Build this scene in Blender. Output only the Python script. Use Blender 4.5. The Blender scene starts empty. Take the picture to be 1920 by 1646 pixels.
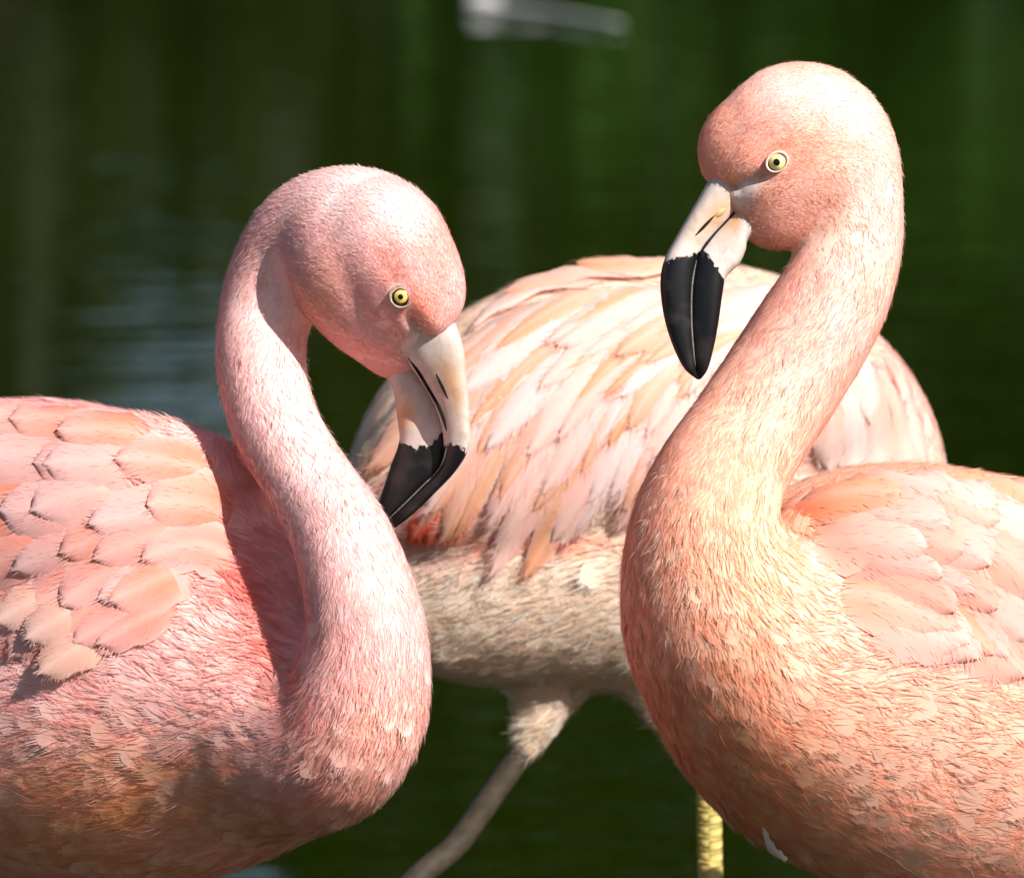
import bpy, math, random
import numpy as np
from mathutils import Vector
from mathutils.bvhtree import BVHTree

random.seed(7)
rng = np.random.default_rng(7)
sc = bpy.context.scene

# ------------------------------------------------------------------ camera, sky, sun, exposure
W_PX, H_PX = 1920.0, 1646.0
D = 7.0                      # metres from lens to the birds
FRAME_W = 0.768              # width of the view at that distance (m)
PITCH = math.radians(8.0)
TZ = 0.80
cp, sp = math.cos(PITCH), math.sin(PITCH)
FWD = np.array((0, cp, -sp)); UP = np.array((0, sp, cp)); RIGHT = np.array((1.0, 0, 0))
CAM = np.array((0, -D * cp, TZ + D * sp))

cam_d = bpy.data.cameras.new('camera')
cam = bpy.data.objects.new('camera', cam_d)
sc.collection.objects.link(cam)
cam.location = CAM
cam.rotation_euler = (math.pi / 2 - PITCH, 0, 0)
cam_d.sensor_width = 36.0
cam_d.lens = 36.0 * D / FRAME_W
cam_d.clip_start = 0.1
cam_d.clip_end = 3000
cam_d.dof.use_dof = True
cam_d.dof.focus_distance = D - 0.03
cam_d.dof.aperture_fstop = 10.0
sc.camera = cam

SUN = np.array((0.555, -0.54, 0.63)); SUN = SUN / np.linalg.norm(SUN)
world = bpy.data.worlds.new('World'); sc.world = world
world.use_nodes = True
wn = world.node_tree
sky = wn.nodes.new('ShaderNodeTexSky')
sky.sky_type = 'NISHITA'; sky.sun_disc = False
sky.sun_elevation = math.asin(SUN[2])
sky.sun_rotation = math.atan2(SUN[0], SUN[1])
bg = wn.nodes['Background']
bg.inputs['Strength'].default_value = 0.052
wn.links.new(sky.outputs[0], bg.inputs['Color'])

sun_d = bpy.data.lights.new('sun', 'SUN')
sun_d.energy = 5.0; sun_d.angle = math.radians(0.5); sun_d.color = (1.0, 0.972, 0.93)
sun_o = bpy.data.objects.new('sun', sun_d)
sc.collection.objects.link(sun_o)
sun_o.rotation_euler = Vector(SUN).to_track_quat('Z', 'Y').to_euler()
sun_o.location = (6, -4, 8)

sc.view_settings.view_transform = 'Standard'
sc.view_settings.look = 'None'
sc.view_settings.gamma = 1.0
sc.view_settings.exposure = 0.68
sc.view_settings.use_curve_mapping = False
sc.cycles.use_denoising = True
sc.cycles.max_bounces = 7
sc.cycles.diffuse_bounces = 5
sc.cycles.use_adaptive_sampling = True
sc.cycles.adaptive_threshold = 0.025
sc.cycles.transparent_max_bounces = 4

COL = sc.collection

# ------------------------------------------------------------------ helpers
def P(px, py, d=0.0):
    k = (D + d) / D * FRAME_W / W_PX
    return CAM + FWD * (D + d) + RIGHT * ((px - W_PX / 2) * k) + UP * (-(py - H_PX / 2) * k)

def M(r, d=0.0):
    return r * FRAME_W / W_PX * (D + d) / D

def to_px(pts):
    v = pts - CAM
    z = v @ FWD
    k = D / z / (FRAME_W / W_PX)
    return np.stack((v @ RIGHT * k + W_PX / 2, -(v @ UP) * k + H_PX / 2, z - D), -1)

def norm(a):
    return a / np.maximum(np.linalg.norm(a, axis=-1, keepdims=True), 1e-9)

def new_obj(name, me, mat=None, parent=None):
    o = bpy.data.objects.new(name, me)
    COL.objects.link(o)
    if mat is not None and me is not None:
        me.materials.append(mat)
    if parent is not None:
        o.parent = parent
    return o

def tag(o, label=None, cat=None, group=None, kind=None):
    if label: o['label'] = label
    if cat: o['category'] = cat
    if group: o['group'] = group
    if kind: o['kind'] = kind
    return o

def make_mesh(name, verts, faces, smooth=True, col=None, attrs=None, normals=None):
    """faces: (N,k) array, or a list of such arrays"""
    me = bpy.data.meshes.new(name)
    verts = np.asarray(verts, np.float32)
    if not isinstance(faces, list): faces = [faces]
    faces = [np.asarray(f, np.int32) for f in faces if len(f)]
    me.vertices.add(len(verts)); me.vertices.foreach_set('co', verts.ravel())
    loops = np.concatenate([f.ravel() for f in faces])
    tot = np.concatenate([np.full(len(f), f.shape[1], np.int32) for f in faces])
    start = np.concatenate(([0], np.cumsum(tot)[:-1])).astype(np.int32)
    me.loops.add(len(loops)); me.loops.foreach_set('vertex_index', loops)
    me.polygons.add(len(tot)); me.polygons.foreach_set('loop_start', start)
    try: me.polygons.foreach_set('loop_total', tot)
    except Exception: pass
    me.update(calc_edges=True)
    me.validate()
    me.polygons.foreach_set('use_smooth', np.full(len(me.polygons), smooth))
    if col is not None:
        a = me.color_attributes.new('Col', 'FLOAT_COLOR', 'POINT')
        c4 = np.ones((len(verts), 4), np.float32); c4[:, :3] = col
        a.data.foreach_set('color', c4.ravel())
    for k, v in (attrs or {}).items():
        a = me.attributes.new(k, 'FLOAT', 'POINT')
        a.data.foreach_set('value', np.asarray(v, np.float32))
    if normals is not None:
        me.normals_split_custom_set_from_vertices(normals.tolist())
    me.update()
    return me

def vnoise(p, seed=0):
    p = np.asarray(p, np.float64)
    i = np.floor(p).astype(np.int64); f = p - i
    f = f * f * (3 - 2 * f)
    def h(x, y, z):
        n = (x * 374761393 + y * 668265263 + z * 2147483647 + seed * 1274126177) & 0xffffffff
        n = ((n ^ (n >> 13)) * 1274126177) & 0xffffffff
        n = (n ^ (n >> 16)) & 0xffffffff
        return n / 4294967295.0 * 2 - 1
    r = 0
    for dx in (0, 1):
        for dy in (0, 1):
            for dz in (0, 1):
                w = (f[..., 0] if dx else 1 - f[..., 0]) * (f[..., 1] if dy else 1 - f[..., 1]) * (f[..., 2] if dz else 1 - f[..., 2])
                r = r + w * h(i[..., 0] + dx, i[..., 1] + dy, i[..., 2] + dz)
    return r

def catmull(pts, n):
    pts = np.asarray(pts, float)
    q = np.vstack((2 * pts[0] - pts[1], pts, 2 * pts[-1] - pts[-2]))
    t = np.linspace(0, len(pts) - 1, n); i = np.minimum(t.astype(int), len(pts) - 2); f = (t - i)[:, None]
    a, b, c, d = q[i], q[i + 1], q[i + 2], q[i + 3]
    return 0.5 * (2 * b + (c - a) * f + (2 * a - 5 * b + 4 * c - d) * f ** 2 + (3 * b - a - 3 * c + d) * f ** 3)

def tube(path, radii, seg=12, squash=None):
    path = np.asarray(path, float); n = len(path)
    t = norm(np.gradient(path, axis=0))
    ref = np.array((0, 1.0, 0)) if abs(t[0][1]) < 0.8 else np.array((1.0, 0, 0))
    V = []
    for i in range(n):
        s = np.cross(t[i], ref); s /= np.linalg.norm(s); u = np.cross(s, t[i])
        a = np.linspace(0, 2 * np.pi, seg, endpoint=False)
        V.append(path[i] + radii[i] * (np.cos(a)[:, None] * s + np.sin(a)[:, None] * u * (squash or 1)))
    V = np.concatenate(V)
    F = []
    for i in range(n - 1):
        for j in range(seg):
            k = (j + 1) % seg
            F.append((i * seg + j, i * seg + k, (i + 1) * seg + k, (i + 1) * seg + j))
    c0 = len(V); V = np.vstack((V, path[0], path[-1]))
    T = []
    for j in range(seg):
        k = (j + 1) % seg
        T.append((c0, k, j)); T.append((c0 + 1, (n - 1) * seg + j, (n - 1) * seg + k))
    return V, [np.array(F), np.array(T)]

# ------------------------------------------------------------------ materials
def mat_new(name):
    m = bpy.data.materials.new(name); m.use_nodes = True
    nt = m.node_tree
    return m, nt, nt.nodes['Principled BSDF'], nt.nodes['Material Output']

def N(nt, typ, **kw):
    n = nt.nodes.new(typ)
    for k, v in kw.items():
        if k in n.inputs: n.inputs[k].default_value = v
        else: setattr(n, k, v)
    return n

def plumage_mat(name, trans=0.18, fine=900.0, bump=0.0):
    m, nt, b, out = mat_new(name)
    at = N(nt, 'ShaderNodeAttribute', attribute_name='Col')
    geo = N(nt, 'ShaderNodeNewGeometry')
    no = N(nt, 'ShaderNodeTexNoise'); no.inputs['Scale'].default_value = fine; no.inputs['Detail'].default_value = 2
    nt.links.new(geo.outputs['Position'], no.inputs['Vector'])
    mp = N(nt, 'ShaderNodeMapRange'); mp.inputs['To Min'].default_value = 0.90; mp.inputs['To Max'].default_value = 1.08
    nt.links.new(no.outputs['Fac'], mp.inputs['Value'])
    mul = N(nt, 'ShaderNodeVectorMath', operation='SCALE')
    nt.links.new(at.outputs['Color'], mul.inputs[0]); nt.links.new(mp.outputs[0], mul.inputs['Scale'])
    nt.links.new(mul.outputs[0], b.inputs['Base Color'])
    b.inputs['Roughness'].default_value = 0.75
    b.inputs['Specular IOR Level'].default_value = 0.18
    b.inputs['Sheen Weight'].default_value = 0.12
    b.inputs['Sheen Roughness'].default_value = 0.4
    if trans > 0:
        tr = N(nt, 'ShaderNodeBsdfTranslucent'); mx = N(nt, 'ShaderNodeMixShader'); mx.inputs[0].default_value = trans
        nt.links.new(mul.outputs[0], tr.inputs['Color'])
        nt.links.new(b.outputs[0], mx.inputs[1]); nt.links.new(tr.outputs[0], mx.inputs[2])
        nt.links.new(mx.outputs[0], out.inputs['Surface'])
    return m

MAT_BODY = plumage_mat('body_plumage', 0.0)
MAT_STRAND = plumage_mat('fine_plumage', 0.46)

def feather_mat():
    m, nt, b, out = mat_new('vane_feather')
    at = N(nt, 'ShaderNodeAttribute', attribute_name='Col')
    u = N(nt, 'ShaderNodeAttribute', attribute_name='fu'); v = N(nt, 'ShaderNodeAttribute', attribute_name='fv')
    # barbs run obliquely from the shaft: pattern of (u*len - |v|)
    ab = N(nt, 'ShaderNodeMath', operation='ABSOLUTE'); nt.links.new(v.outputs['Fac'], ab.inputs[0])
    sb = N(nt, 'ShaderNodeMath', operation='SUBTRACT'); nt.links.new(u.outputs['Fac'], sb.inputs[0]); nt.links.new(ab.outputs[0], sb.inputs[1])
    cx = N(nt, 'ShaderNodeCombineXYZ'); nt.links.new(sb.outputs[0], cx.inputs[0]); nt.links.new(v.outputs['Fac'], cx.inputs[1])
    oi = N(nt, 'ShaderNodeObjectInfo'); nt.links.new(oi.outputs['Random'], cx.inputs[2])
    mpg = N(nt, 'ShaderNodeMapping'); mpg.inputs['Scale'].default_value = (0.75, 0.05, 40.0)
    nt.links.new(cx.outputs[0], mpg.inputs['Vector'])
    no = N(nt, 'ShaderNodeTexNoise'); no.inputs['Scale'].default_value = 1.0; no.inputs['Detail'].default_value = 3
    nt.links.new(mpg.outputs[0], no.inputs['Vector'])
    mr = N(nt, 'ShaderNodeMapRange'); mr.inputs['To Min'].default_value = 0.86; mr.inputs['To Max'].default_value = 1.10
    nt.links.new(no.outputs['Fac'], mr.inputs['Value'])
    sc_ = N(nt, 'ShaderNodeVectorMath', operation='SCALE'); nt.links.new(at.outputs['Color'], sc_.inputs[0]); nt.links.new(mr.outputs[0], sc_.inputs['Scale'])
    nt.links.new(sc_.outputs[0], b.inputs['Base Color'])
    bp = N(nt, 'ShaderNodeBump'); bp.inputs['Strength'].default_value = 0.25; bp.inputs['Distance'].default_value = 0.0006
    nt.links.new(no.outputs['Fac'], bp.inputs['Height']); nt.links.new(bp.outputs[0], b.inputs['Normal'])
    b.inputs['Roughness'].default_value = 0.6; b.inputs['Specular IOR Level'].default_value = 0.25
    b.inputs['Sheen Weight'].default_value = 0.08
    tr = N(nt, 'ShaderNodeBsdfTranslucent'); mx = N(nt, 'ShaderNodeMixShader'); mx.inputs[0].default_value = 0.2
    nt.links.new(sc_.outputs[0], tr.inputs['Color']); nt.links.new(b.outputs[0], mx.inputs[1]); nt.links.new(tr.outputs[0], mx.inputs[2])
    nt.links.new(mx.outputs[0], out.inputs['Surface'])
    return m
MAT_FEATHER = feather_mat()

def simple_mat(name, col, rough=0.5, spec=0.5, noise=None, scale=50.0):
    m, nt, b, out = mat_new(name)
    b.inputs['Roughness'].default_value = rough; b.inputs['Specular IOR Level'].default_value = spec
    if noise is None:
        b.inputs['Base Color'].default_value = (*col, 1)
    else:
        geo = N(nt, 'ShaderNodeNewGeometry'); no = N(nt, 'ShaderNodeTexNoise'); no.inputs['Scale'].default_value = scale; no.inputs['Detail'].default_value = 4
        nt.links.new(geo.outputs['Position'], no.inputs['Vector'])
        cr = N(nt, 'ShaderNodeValToRGB'); cr.color_ramp.elements[0].color = (*col, 1); cr.color_ramp.elements[1].color = (*noise, 1)
        cr.color_ramp.elements[0].position = 0.35; cr.color_ramp.elements[1].position = 0.68
        nt.links.new(no.outputs['Fac'], cr.inputs['Fac']); nt.links.new(cr.outputs[0], b.inputs['Base Color'])
    return m

def bill_mat():
    m, nt, b, out = mat_new('bill_horn')
    at = N(nt, 'ShaderNodeAttribute', attribute_name='blk')     # >0 : black tip
    st = N(nt, 'ShaderNodeAttribute', attribute_name='Col')
    geo = N(nt, 'ShaderNodeNewGeometry')
    n1 = N(nt, 'ShaderNodeTexNoise'); n1.inputs['Scale'].default_value = 230; n1.inputs['Detail'].default_value = 4
    nt.links.new(geo.outputs['Position'], n1.inputs['Vector'])
    a = N(nt, 'ShaderNodeMath', operation='MULTIPLY_ADD'); a.inputs[1].default_value = 0.75; nt.links.new(n1.outputs['Fac'], a.inputs[0]); nt.links.new(at.outputs['Fac'], a.inputs[2])
    cr = N(nt, 'ShaderNodeValToRGB'); cr.color_ramp.elements[0].position = 0.36; cr.color_ramp.elements[1].position = 0.42
    nt.links.new(a.outputs[0], cr.inputs['Fac'])
    n2 = N(nt, 'ShaderNodeTexNoise'); n2.inputs['Scale'].default_value = 90; n2.inputs['Detail'].default_value = 6
    nt.links.new(geo.outputs['Position'], n2.inputs['Vector'])
    mr = N(nt, 'ShaderNodeMapRange'); mr.inputs['From Min'].default_value = 0.3; mr.inputs['From Max'].default_value = 0.7; mr.inputs['To Min'].default_value = 0.86; mr.inputs['To Max'].default_value = 1.06
    nt.links.new(n2.outputs['Fac'], mr.inputs['Value'])
    n4 = N(nt, 'ShaderNodeTexNoise'); n4.inputs['Scale'].default_value = 130; n4.inputs['Detail'].default_value = 5; n4.inputs['Distortion'].default_value = .8
    nt.links.new(geo.outputs['Position'], n4.inputs['Vector'])
    cr4 = N(nt, 'ShaderNodeValToRGB'); cr4.color_ramp.elements[0].position = 0.52; cr4.color_ramp.elements[1].position = 0.78; cr4.color_ramp.elements[1].color = (.6, .6, .6, 1)
    nt.links.new(n4.outputs['Fac'], cr4.inputs['Fac'])
    stn = N(nt, 'ShaderNodeMixRGB'); stn.inputs[2].default_value = (.42, .27, .14, 1)
    nt.links.new(cr4.outputs[0], stn.inputs[0]); nt.links.new(st.outputs['Color'], stn.inputs[1])
    sv = N(nt, 'ShaderNodeVectorMath', operation='SCALE'); nt.links.new(stn.outputs[0], sv.inputs[0]); nt.links.new(mr.outputs[0], sv.inputs['Scale'])
    blk = N(nt, 'ShaderNodeMixRGB'); blk.inputs[1].default_value = (0.006, 0.006, 0.007, 1); blk.inputs[2].default_value = (0.03, 0.024, 0.022, 1)
    n3 = N(nt, 'ShaderNodeTexNoise'); n3.inputs['Scale'].default_value = 60
    nt.links.new(geo.outputs['Position'], n3.inputs['Vector'])
    cr3 = N(nt, 'ShaderNodeValToRGB'); cr3.color_ramp.elements[0].position = 0.5; cr3.color_ramp.elements[1].position = 0.8
    nt.links.new(n3.outputs['Fac'], cr3.inputs['Fac']); nt.links.new(cr3.outputs[0], blk.inputs[0])
    mx = N(nt, 'ShaderNodeMixRGB'); nt.links.new(cr.outputs[0], mx.inputs[0]); nt.links.new(sv.outputs[0], mx.inputs[1]); nt.links.new(blk.outputs[0], mx.inputs[2])
    nt.links.new(mx.outputs[0], b.inputs['Base Color'])
    rr = N(nt, 'ShaderNodeMapRange'); rr.inputs['To Min'].default_value = 0.52; rr.inputs['To Max'].default_value = 0.36
    nt.links.new(cr.outputs[0], rr.inputs['Value']); nt.links.new(rr.outputs[0], b.inputs['Roughness'])
    b.inputs['Specular IOR Level'].default_value = 0.35
    bp = N(nt, 'ShaderNodeBump'); bp.inputs['Strength'].default_value = 0.25; bp.inputs['Distance'].default_value = 0.001
    nt.links.new(n2.outputs['Fac'], bp.inputs['Height']); nt.links.new(bp.outputs[0], b.inputs['Normal'])
    return m
MAT_BILL = bill_mat()
MAT_DARK = simple_mat('dark_cavity', (0.012, 0.006, 0.005), 0.7, 0.2)
MAT_EYE = simple_mat('eye_rim_brown', (0.035, 0.012, 0.006), 0.35, 0.4)
MAT_IRIS = simple_mat('iris_yellow', (0.62, 0.42, 0.09), 0.3, 0.4, (0.72, 0.55, 0.16), 900)
MAT_IRIS_B = simple_mat('iris_pale_yellow', (0.72, 0.60, 0.22), 0.3, 0.4, (0.80, 0.70, 0.32), 900)
MAT_PUPIL = simple_mat('pupil_black', (0.003, 0.003, 0.003), 0.1, 0.5)
MAT_LID = simple_mat('eyelid_skin', (0.62, 0.46, 0.36), 0.55, 0.3, (0.75, 0.62, 0.5), 700)
MAT_LEG = simple_mat('leg_skin_yellow', (0.42, 0.31, 0.08), 0.5, 0.4, (0.55, 0.43, 0.14), 160)
MAT_SCUTE = simple_mat('leg_scute_yellow', (0.58, 0.45, 0.12), 0.42, 0.4, (0.66, 0.55, 0.2), 220)
MAT_LEG_SHADE = simple_mat('leg_skin_shaded', (0.045, 0.036, 0.022), 0.5, 0.3, (0.07, 0.052, 0.035), 120)  # dark copy of the leg skin: shade put into the colour

# ------------------------------------------------------------------ the setting
def setting():
    # ground: pond bed, near bank under the photographer, far bank, out to the horizon
    xs = np.concatenate((np.linspace(-400, -30, 12), np.linspace(-26, 26, 131), np.linspace(30, 400, 12)))
    ys = np.concatenate((np.linspace(-120, -12, 8), np.linspace(-10, 40, 76), np.linspace(44, 600, 14)))
    X, Y = np.meshgrid(xs, ys, indexing='ij')
    pts = np.stack((X * 0.7, Y * 0.7, X * 0), -1)
    n = vnoise(pts, 3) * 0.06 + vnoise(pts * 3.1, 4) * 0.025
    far = np.clip((Y - 21.5 - vnoise(np.stack((X * .35, X * 0, X * 0), -1), 5) * 0.8) / 4.0, 0, 1)
    near = np.clip((-2.6 - Y) / 2.0, 0, 1)
    bed = -0.22 - 0.35 * np.clip((Y - 2) / 6, 0, 1)
    Z = bed + far ** 0.8 * 1.05 * (1 + 0.0 * Y) + near * 0.42 + n * np.maximum(far, np.maximum(near, .25))
    sky_block_hill = np.clip((Y - 28) / 16, 0, 1) ** 1.3 * 8.5 * (1 - .93 * np.exp(-((X + 2.05 * (Y + 7) / 52) / .6) ** 2)) * (1 + .18 * vnoise(pts * .5, 8))  # unseen hill added to block low sky from the reflections; dip leaves a gap
    Z = Z + sky_block_hill
    V = np.stack((X, Y, Z), -1).reshape(-1, 3)
    nx, ny = X.shape
    i, j = np.meshgrid(np.arange(nx - 1), np.arange(ny - 1), indexing='ij'); a = (i * ny + j).ravel()
    F = np.stack((a, a + ny, a + ny + 1, a + 1), -1)
    m, nt, b, out = mat_new('bank_earth_grass')
    geo = N(nt, 'ShaderNodeNewGeometry'); no = N(nt, 'ShaderNodeTexNoise'); no.inputs['Scale'].default_value = 1.7; no.inputs['Detail'].default_value = 6
    nt.links.new(geo.outputs['Position'], no.inputs['Vector'])
    cr = N(nt, 'ShaderNodeValToRGB'); cr.color_ramp.elements[0].color = (0.028, 0.021, 0.012, 1); cr.color_ramp.elements[1].color = (0.016, 0.036, 0.004, 1)
    cr.color_ramp.elements[0].position = 0.4; cr.color_ramp.elements[1].position = 0.6
    nt.links.new(no.outputs['Fac'], cr.inputs['Fac']); nt.links.new(cr.outputs[0], b.inputs['Base Color']); b.inputs['Roughness'].default_value = 0.9
    tag(new_obj('ground', make_mesh('ground', V, F), m), kind='structure')

    # water
    S = 24
    xs = np.linspace(-60, 60, S); ys = np.linspace(-4.2, 60, S)
    X, Y = np.meshgrid(xs, ys, indexing='ij')
    V = np.stack((X, Y, X * 0), -1).reshape(-1, 3)
    i, j = np.meshgrid(np.arange(S - 1), np.arange(S - 1), indexing='ij'); a = (i * S + j).ravel()
    F = np.stack((a, a + S, a + S + 1, a + 1), -1)
    m, nt, b, out = mat_new('murky_pond_water')
    b.inputs['Base Color'].default_value = (0.007, 0.013, 0.0004, 1)
    b.inputs['Roughness'].default_value = 0.03; b.inputs['IOR'].default_value = 1.33
    geo = N(nt, 'ShaderNodeNewGeometry')
    mp1 = N(nt, 'ShaderNodeMapping'); mp1.inputs['Scale'].default_value = (1.6, 4.2, 1)
    nt.links.new(geo.outputs['Position'], mp1.inputs['Vector'])
    n1 = N(nt, 'ShaderNodeTexNoise'); n1.inputs['Scale'].default_value = 2.2; n1.inputs['Detail'].default_value = 3; n1.inputs['Roughness'].default_value = 0.45
    nt.links.new(mp1.outputs[0], n1.inputs['Vector'])
    bp = N(nt, 'ShaderNodeBump'); bp.inputs['Strength'].default_value = 0.5; bp.inputs['Distance'].default_value = 0.006
    nt.links.new(n1.outputs['Fac'], bp.inputs['Height']); nt.links.new(bp.outputs[0], b.inputs['Normal'])
    tag(new_obj('water', make_mesh('water', V, F), m), kind='structure')

MAT_LEAF = []
def leaf_mat(name, c1, c2):
    m, nt, b, out = mat_new(name)
    oi = N(nt, 'ShaderNodeNewGeometry')
    cr = N(nt, 'ShaderNodeValToRGB'); cr.color_ramp.elements[0].color = (*c1, 1); cr.color_ramp.elements[1].color = (*c2, 1)
    nt.links.new(oi.outputs['Random Per Island'], cr.inputs['Fac']); nt.links.new(cr.outputs[0], b.inputs['Base Color'])
    b.inputs['Roughness'].default_value = 0.5; b.inputs['Specular IOR Level'].default_value = 0.3
    tr = N(nt, 'ShaderNodeBsdfTranslucent'); mx = N(nt, 'ShaderNodeMixShader'); mx.inputs[0].default_value = 0.3
    nt.links.new(cr.outputs[0], tr.inputs['Color']); nt.links.new(b.outputs[0], mx.inputs[1]); nt.links.new(tr.outputs[0], mx.inputs[2])
    nt.links.new(mx.outputs[0], out.inputs['Surface'])
    return m

def leaves(centers, size, r):
    n = len(centers)
    a = norm(r.normal(size=(n, 3))); b_ = norm(np.cross(a, norm(r.normal(size=(n, 3)))))
    s = size * r.uniform(0.6, 1.3, (n, 1))
    V = np.stack((centers - a * s, centers + b_ * s * .42, centers + a * s, centers - b_ * s * .42), 1).reshape(-1, 3)
    return V, np.arange(4 * n).reshape(-1, 4)

def tree(name, x, y, z0, h, rx, rz, zc, nleaf, mat, label, cat, group, seed, size=0.11):
    r = np.random.default_rng(seed)
    root = new_obj(name, None); root.location = (x, y, z0)
    tag(root, label, cat, group)
    # crown: clumps of leaves
    nc = max(9, nleaf // 90)
    c = norm(r.normal(size=(nc, 3))) * (r.uniform(0.15, 1.0, (nc, 1)) ** 0.5) * np.array((rx, rx, rz)) + np.array((0, 0, zc))
    cl = c[r.integers(0, nc, nleaf)] + r.normal(size=(nleaf, 3)) * np.array((.3, .3, .22)) * rx * 0.55
    cl[:, 2] = np.maximum(cl[:, 2], 0.12)
    V, F = leaves(cl, size, r)
    new_obj('crown', make_mesh('crown', V, F, smooth=False), mat, root)
    # trunk with limbs
    VV, QQ, TT, o = [], [], [], 0
    def add(path, rad):
        nonlocal o
        v, (q, t) = tube(path, rad, 7)
        VV.append(v); QQ.append(q + o); TT.append(t + o); o += len(v)
    top = np.array((r.normal() * .2, r.normal() * .2, zc))
    add(catmull([(0, 0, -.25), top * .45 + np.array((r.normal() * .08, 0, 0)), top], 7), np.linspace(0.035 * h * .5 + .02, .02, 7))
    for k in range(7):
        tgt = c[k]; st = top * r.uniform(.35, .9)
        add(catmull([st, (st + tgt) / 2 + np.array((0, 0, .1)), tgt], 5), np.linspace(.03, .008, 5))
    new_obj('trunk', make_mesh('trunk', np.concatenate(VV), [np.concatenate(QQ), np.concatenate(TT)]), MAT_BARK, root)
    return root

MAT_BARK = simple_mat('bark', (0.05, 0.035, 0.025), 0.9, 0.2, (0.11, 0.08, 0.055), 14)
setting()
LEAF_D = leaf_mat('leaf_dark', (0.005, 0.011, 0.0008), (0.012, 0.024, 0.002))
LEAF_M = leaf_mat('leaf_olive', (0.018, 0.030, 0.002), (0.04, 0.05, 0.005))
LEAF_B = leaf_mat('leaf_bright', (0.03, 0.09, 0.008), (0.06, 0.14, 0.018))
specs = [  # x, y, height, rx, rz, zc, leaves, mat, label
    (-4.6, 26.0, 6.0, 1.8, 2.3, 3.0, 4200, LEAF_D, 'dark broad tree on the far bank, mirrored beside the pale sky patch'),
    (-2.95, 25.0, 3.2, 0.95, 1.2, 1.5, 3000, LEAF_M, 'olive green bush on the far bank next to the sky gap'),
    (-0.05, 25.2, 3.4, 0.95, 1.3, 1.6, 3600, LEAF_M, 'rounded olive bush on the far bank mirrored behind the curved neck'),
    (-1.55, 24.0, 1.6, 1.0, 0.60, 0.55, 2400, LEAF_M, 'low olive shrub at the far water edge below the sky gap'),
    (-2.1, 30.0, 8.5, 2.4, 1.5, 6.6, 4200, LEAF_D, 'tall dark tree arching above the sky gap on the far bank'),
    (0.9, 26.6, 7.0, 1.7, 1.5, 2.2, 5200, LEAF_D, 'large dark tree on the far bank mirrored in the blackest water'),
    (3.2, 27.0, 6.5, 1.6, 2.0, 2.6, 4200, LEAF_D, 'dense dark tree at the end of the far bank'),
    (0.2, 29.5, 8.0, 2.6, 1.8, 5.2, 5200, LEAF_M, 'wide olive tree rising behind the dark trees of the far bank'),
    (1.55, 23.4, 1.9, 1.0, 0.5, 0.62, 3000, LEAF_B, 'bright green sunlit shrub on the far bank between dark trees'),
    (0.45, 23.4, 1.5, 0.7, 0.42, 0.50, 2000, LEAF_B, 'small bright green waterside shrub on the far bank'),
    (2.7, 23.5, 1.7, 0.8, 0.5, 0.58, 2200, LEAF_B, 'round bright green shrub at the end of the far water edge'),
]
for i, s in enumerate(specs):
    nm = 'shrub' if s[2] < 2.5 else ('bush' if s[2] < 4 else 'tree')
    tree(nm, s[0], s[1], 0.55, s[2], s[3], s[4], s[5], s[6], s[7], s[8], nm, None, 40 + i, 0.12 if s[2] < 2.5 else 0.2)
# reeds along the far water line
r_ = np.random.default_rng(5)
nb = 5200
bx = r_.uniform(-7, 6, nb); by = 22.3 + r_.uniform(0, 1.6, nb); hh = r_.uniform(.25, .8, nb)
p0 = np.stack((bx, by, np.full(nb, -.1)), -1); lean = np.stack((r_.normal(0, .12, nb), r_.normal(0, .12, nb), hh), -1)
wv = np.stack((r_.uniform(.006, .014, nb), r_.normal(0, .004, nb), np.zeros(nb)), -1)
Vr = np.stack((p0 - wv, p0 + wv, p0 + lean), 1).reshape(-1, 3)
tag(new_obj('reeds', make_mesh('reeds', Vr, np.arange(3 * nb).reshape(-1, 3), smooth=False), leaf_mat('reed_blade', (0.03, 0.055, 0.008), (0.06, 0.08, 0.015))),
    'green reeds growing along the far water line', 'reeds', None, 'stuff')

# ------------------------------------------------------------------ birds: implicit body -> one continuous mesh
def segs_of(chain, n):
    c = catmull(np.array(chain, float), n)
    pts = np.array([P(*q[:3]) for q in c])
    r = np.array([M(q[3], q[2]) for q in c]); rd = np.array([M(q[4], q[2]) for q in c])
    return pts, r, rd

def view(p):   # world -> camera aligned axes (x right, y up, z depth), metres
    v = p - CAM
    return np.stack((v @ RIGHT, v @ UP, v @ FWD), -1)
def unview(q):
    return CAM + q[..., 0:1] * RIGHT + q[..., 1:2] * UP + q[..., 2:3] * FWD

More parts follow.
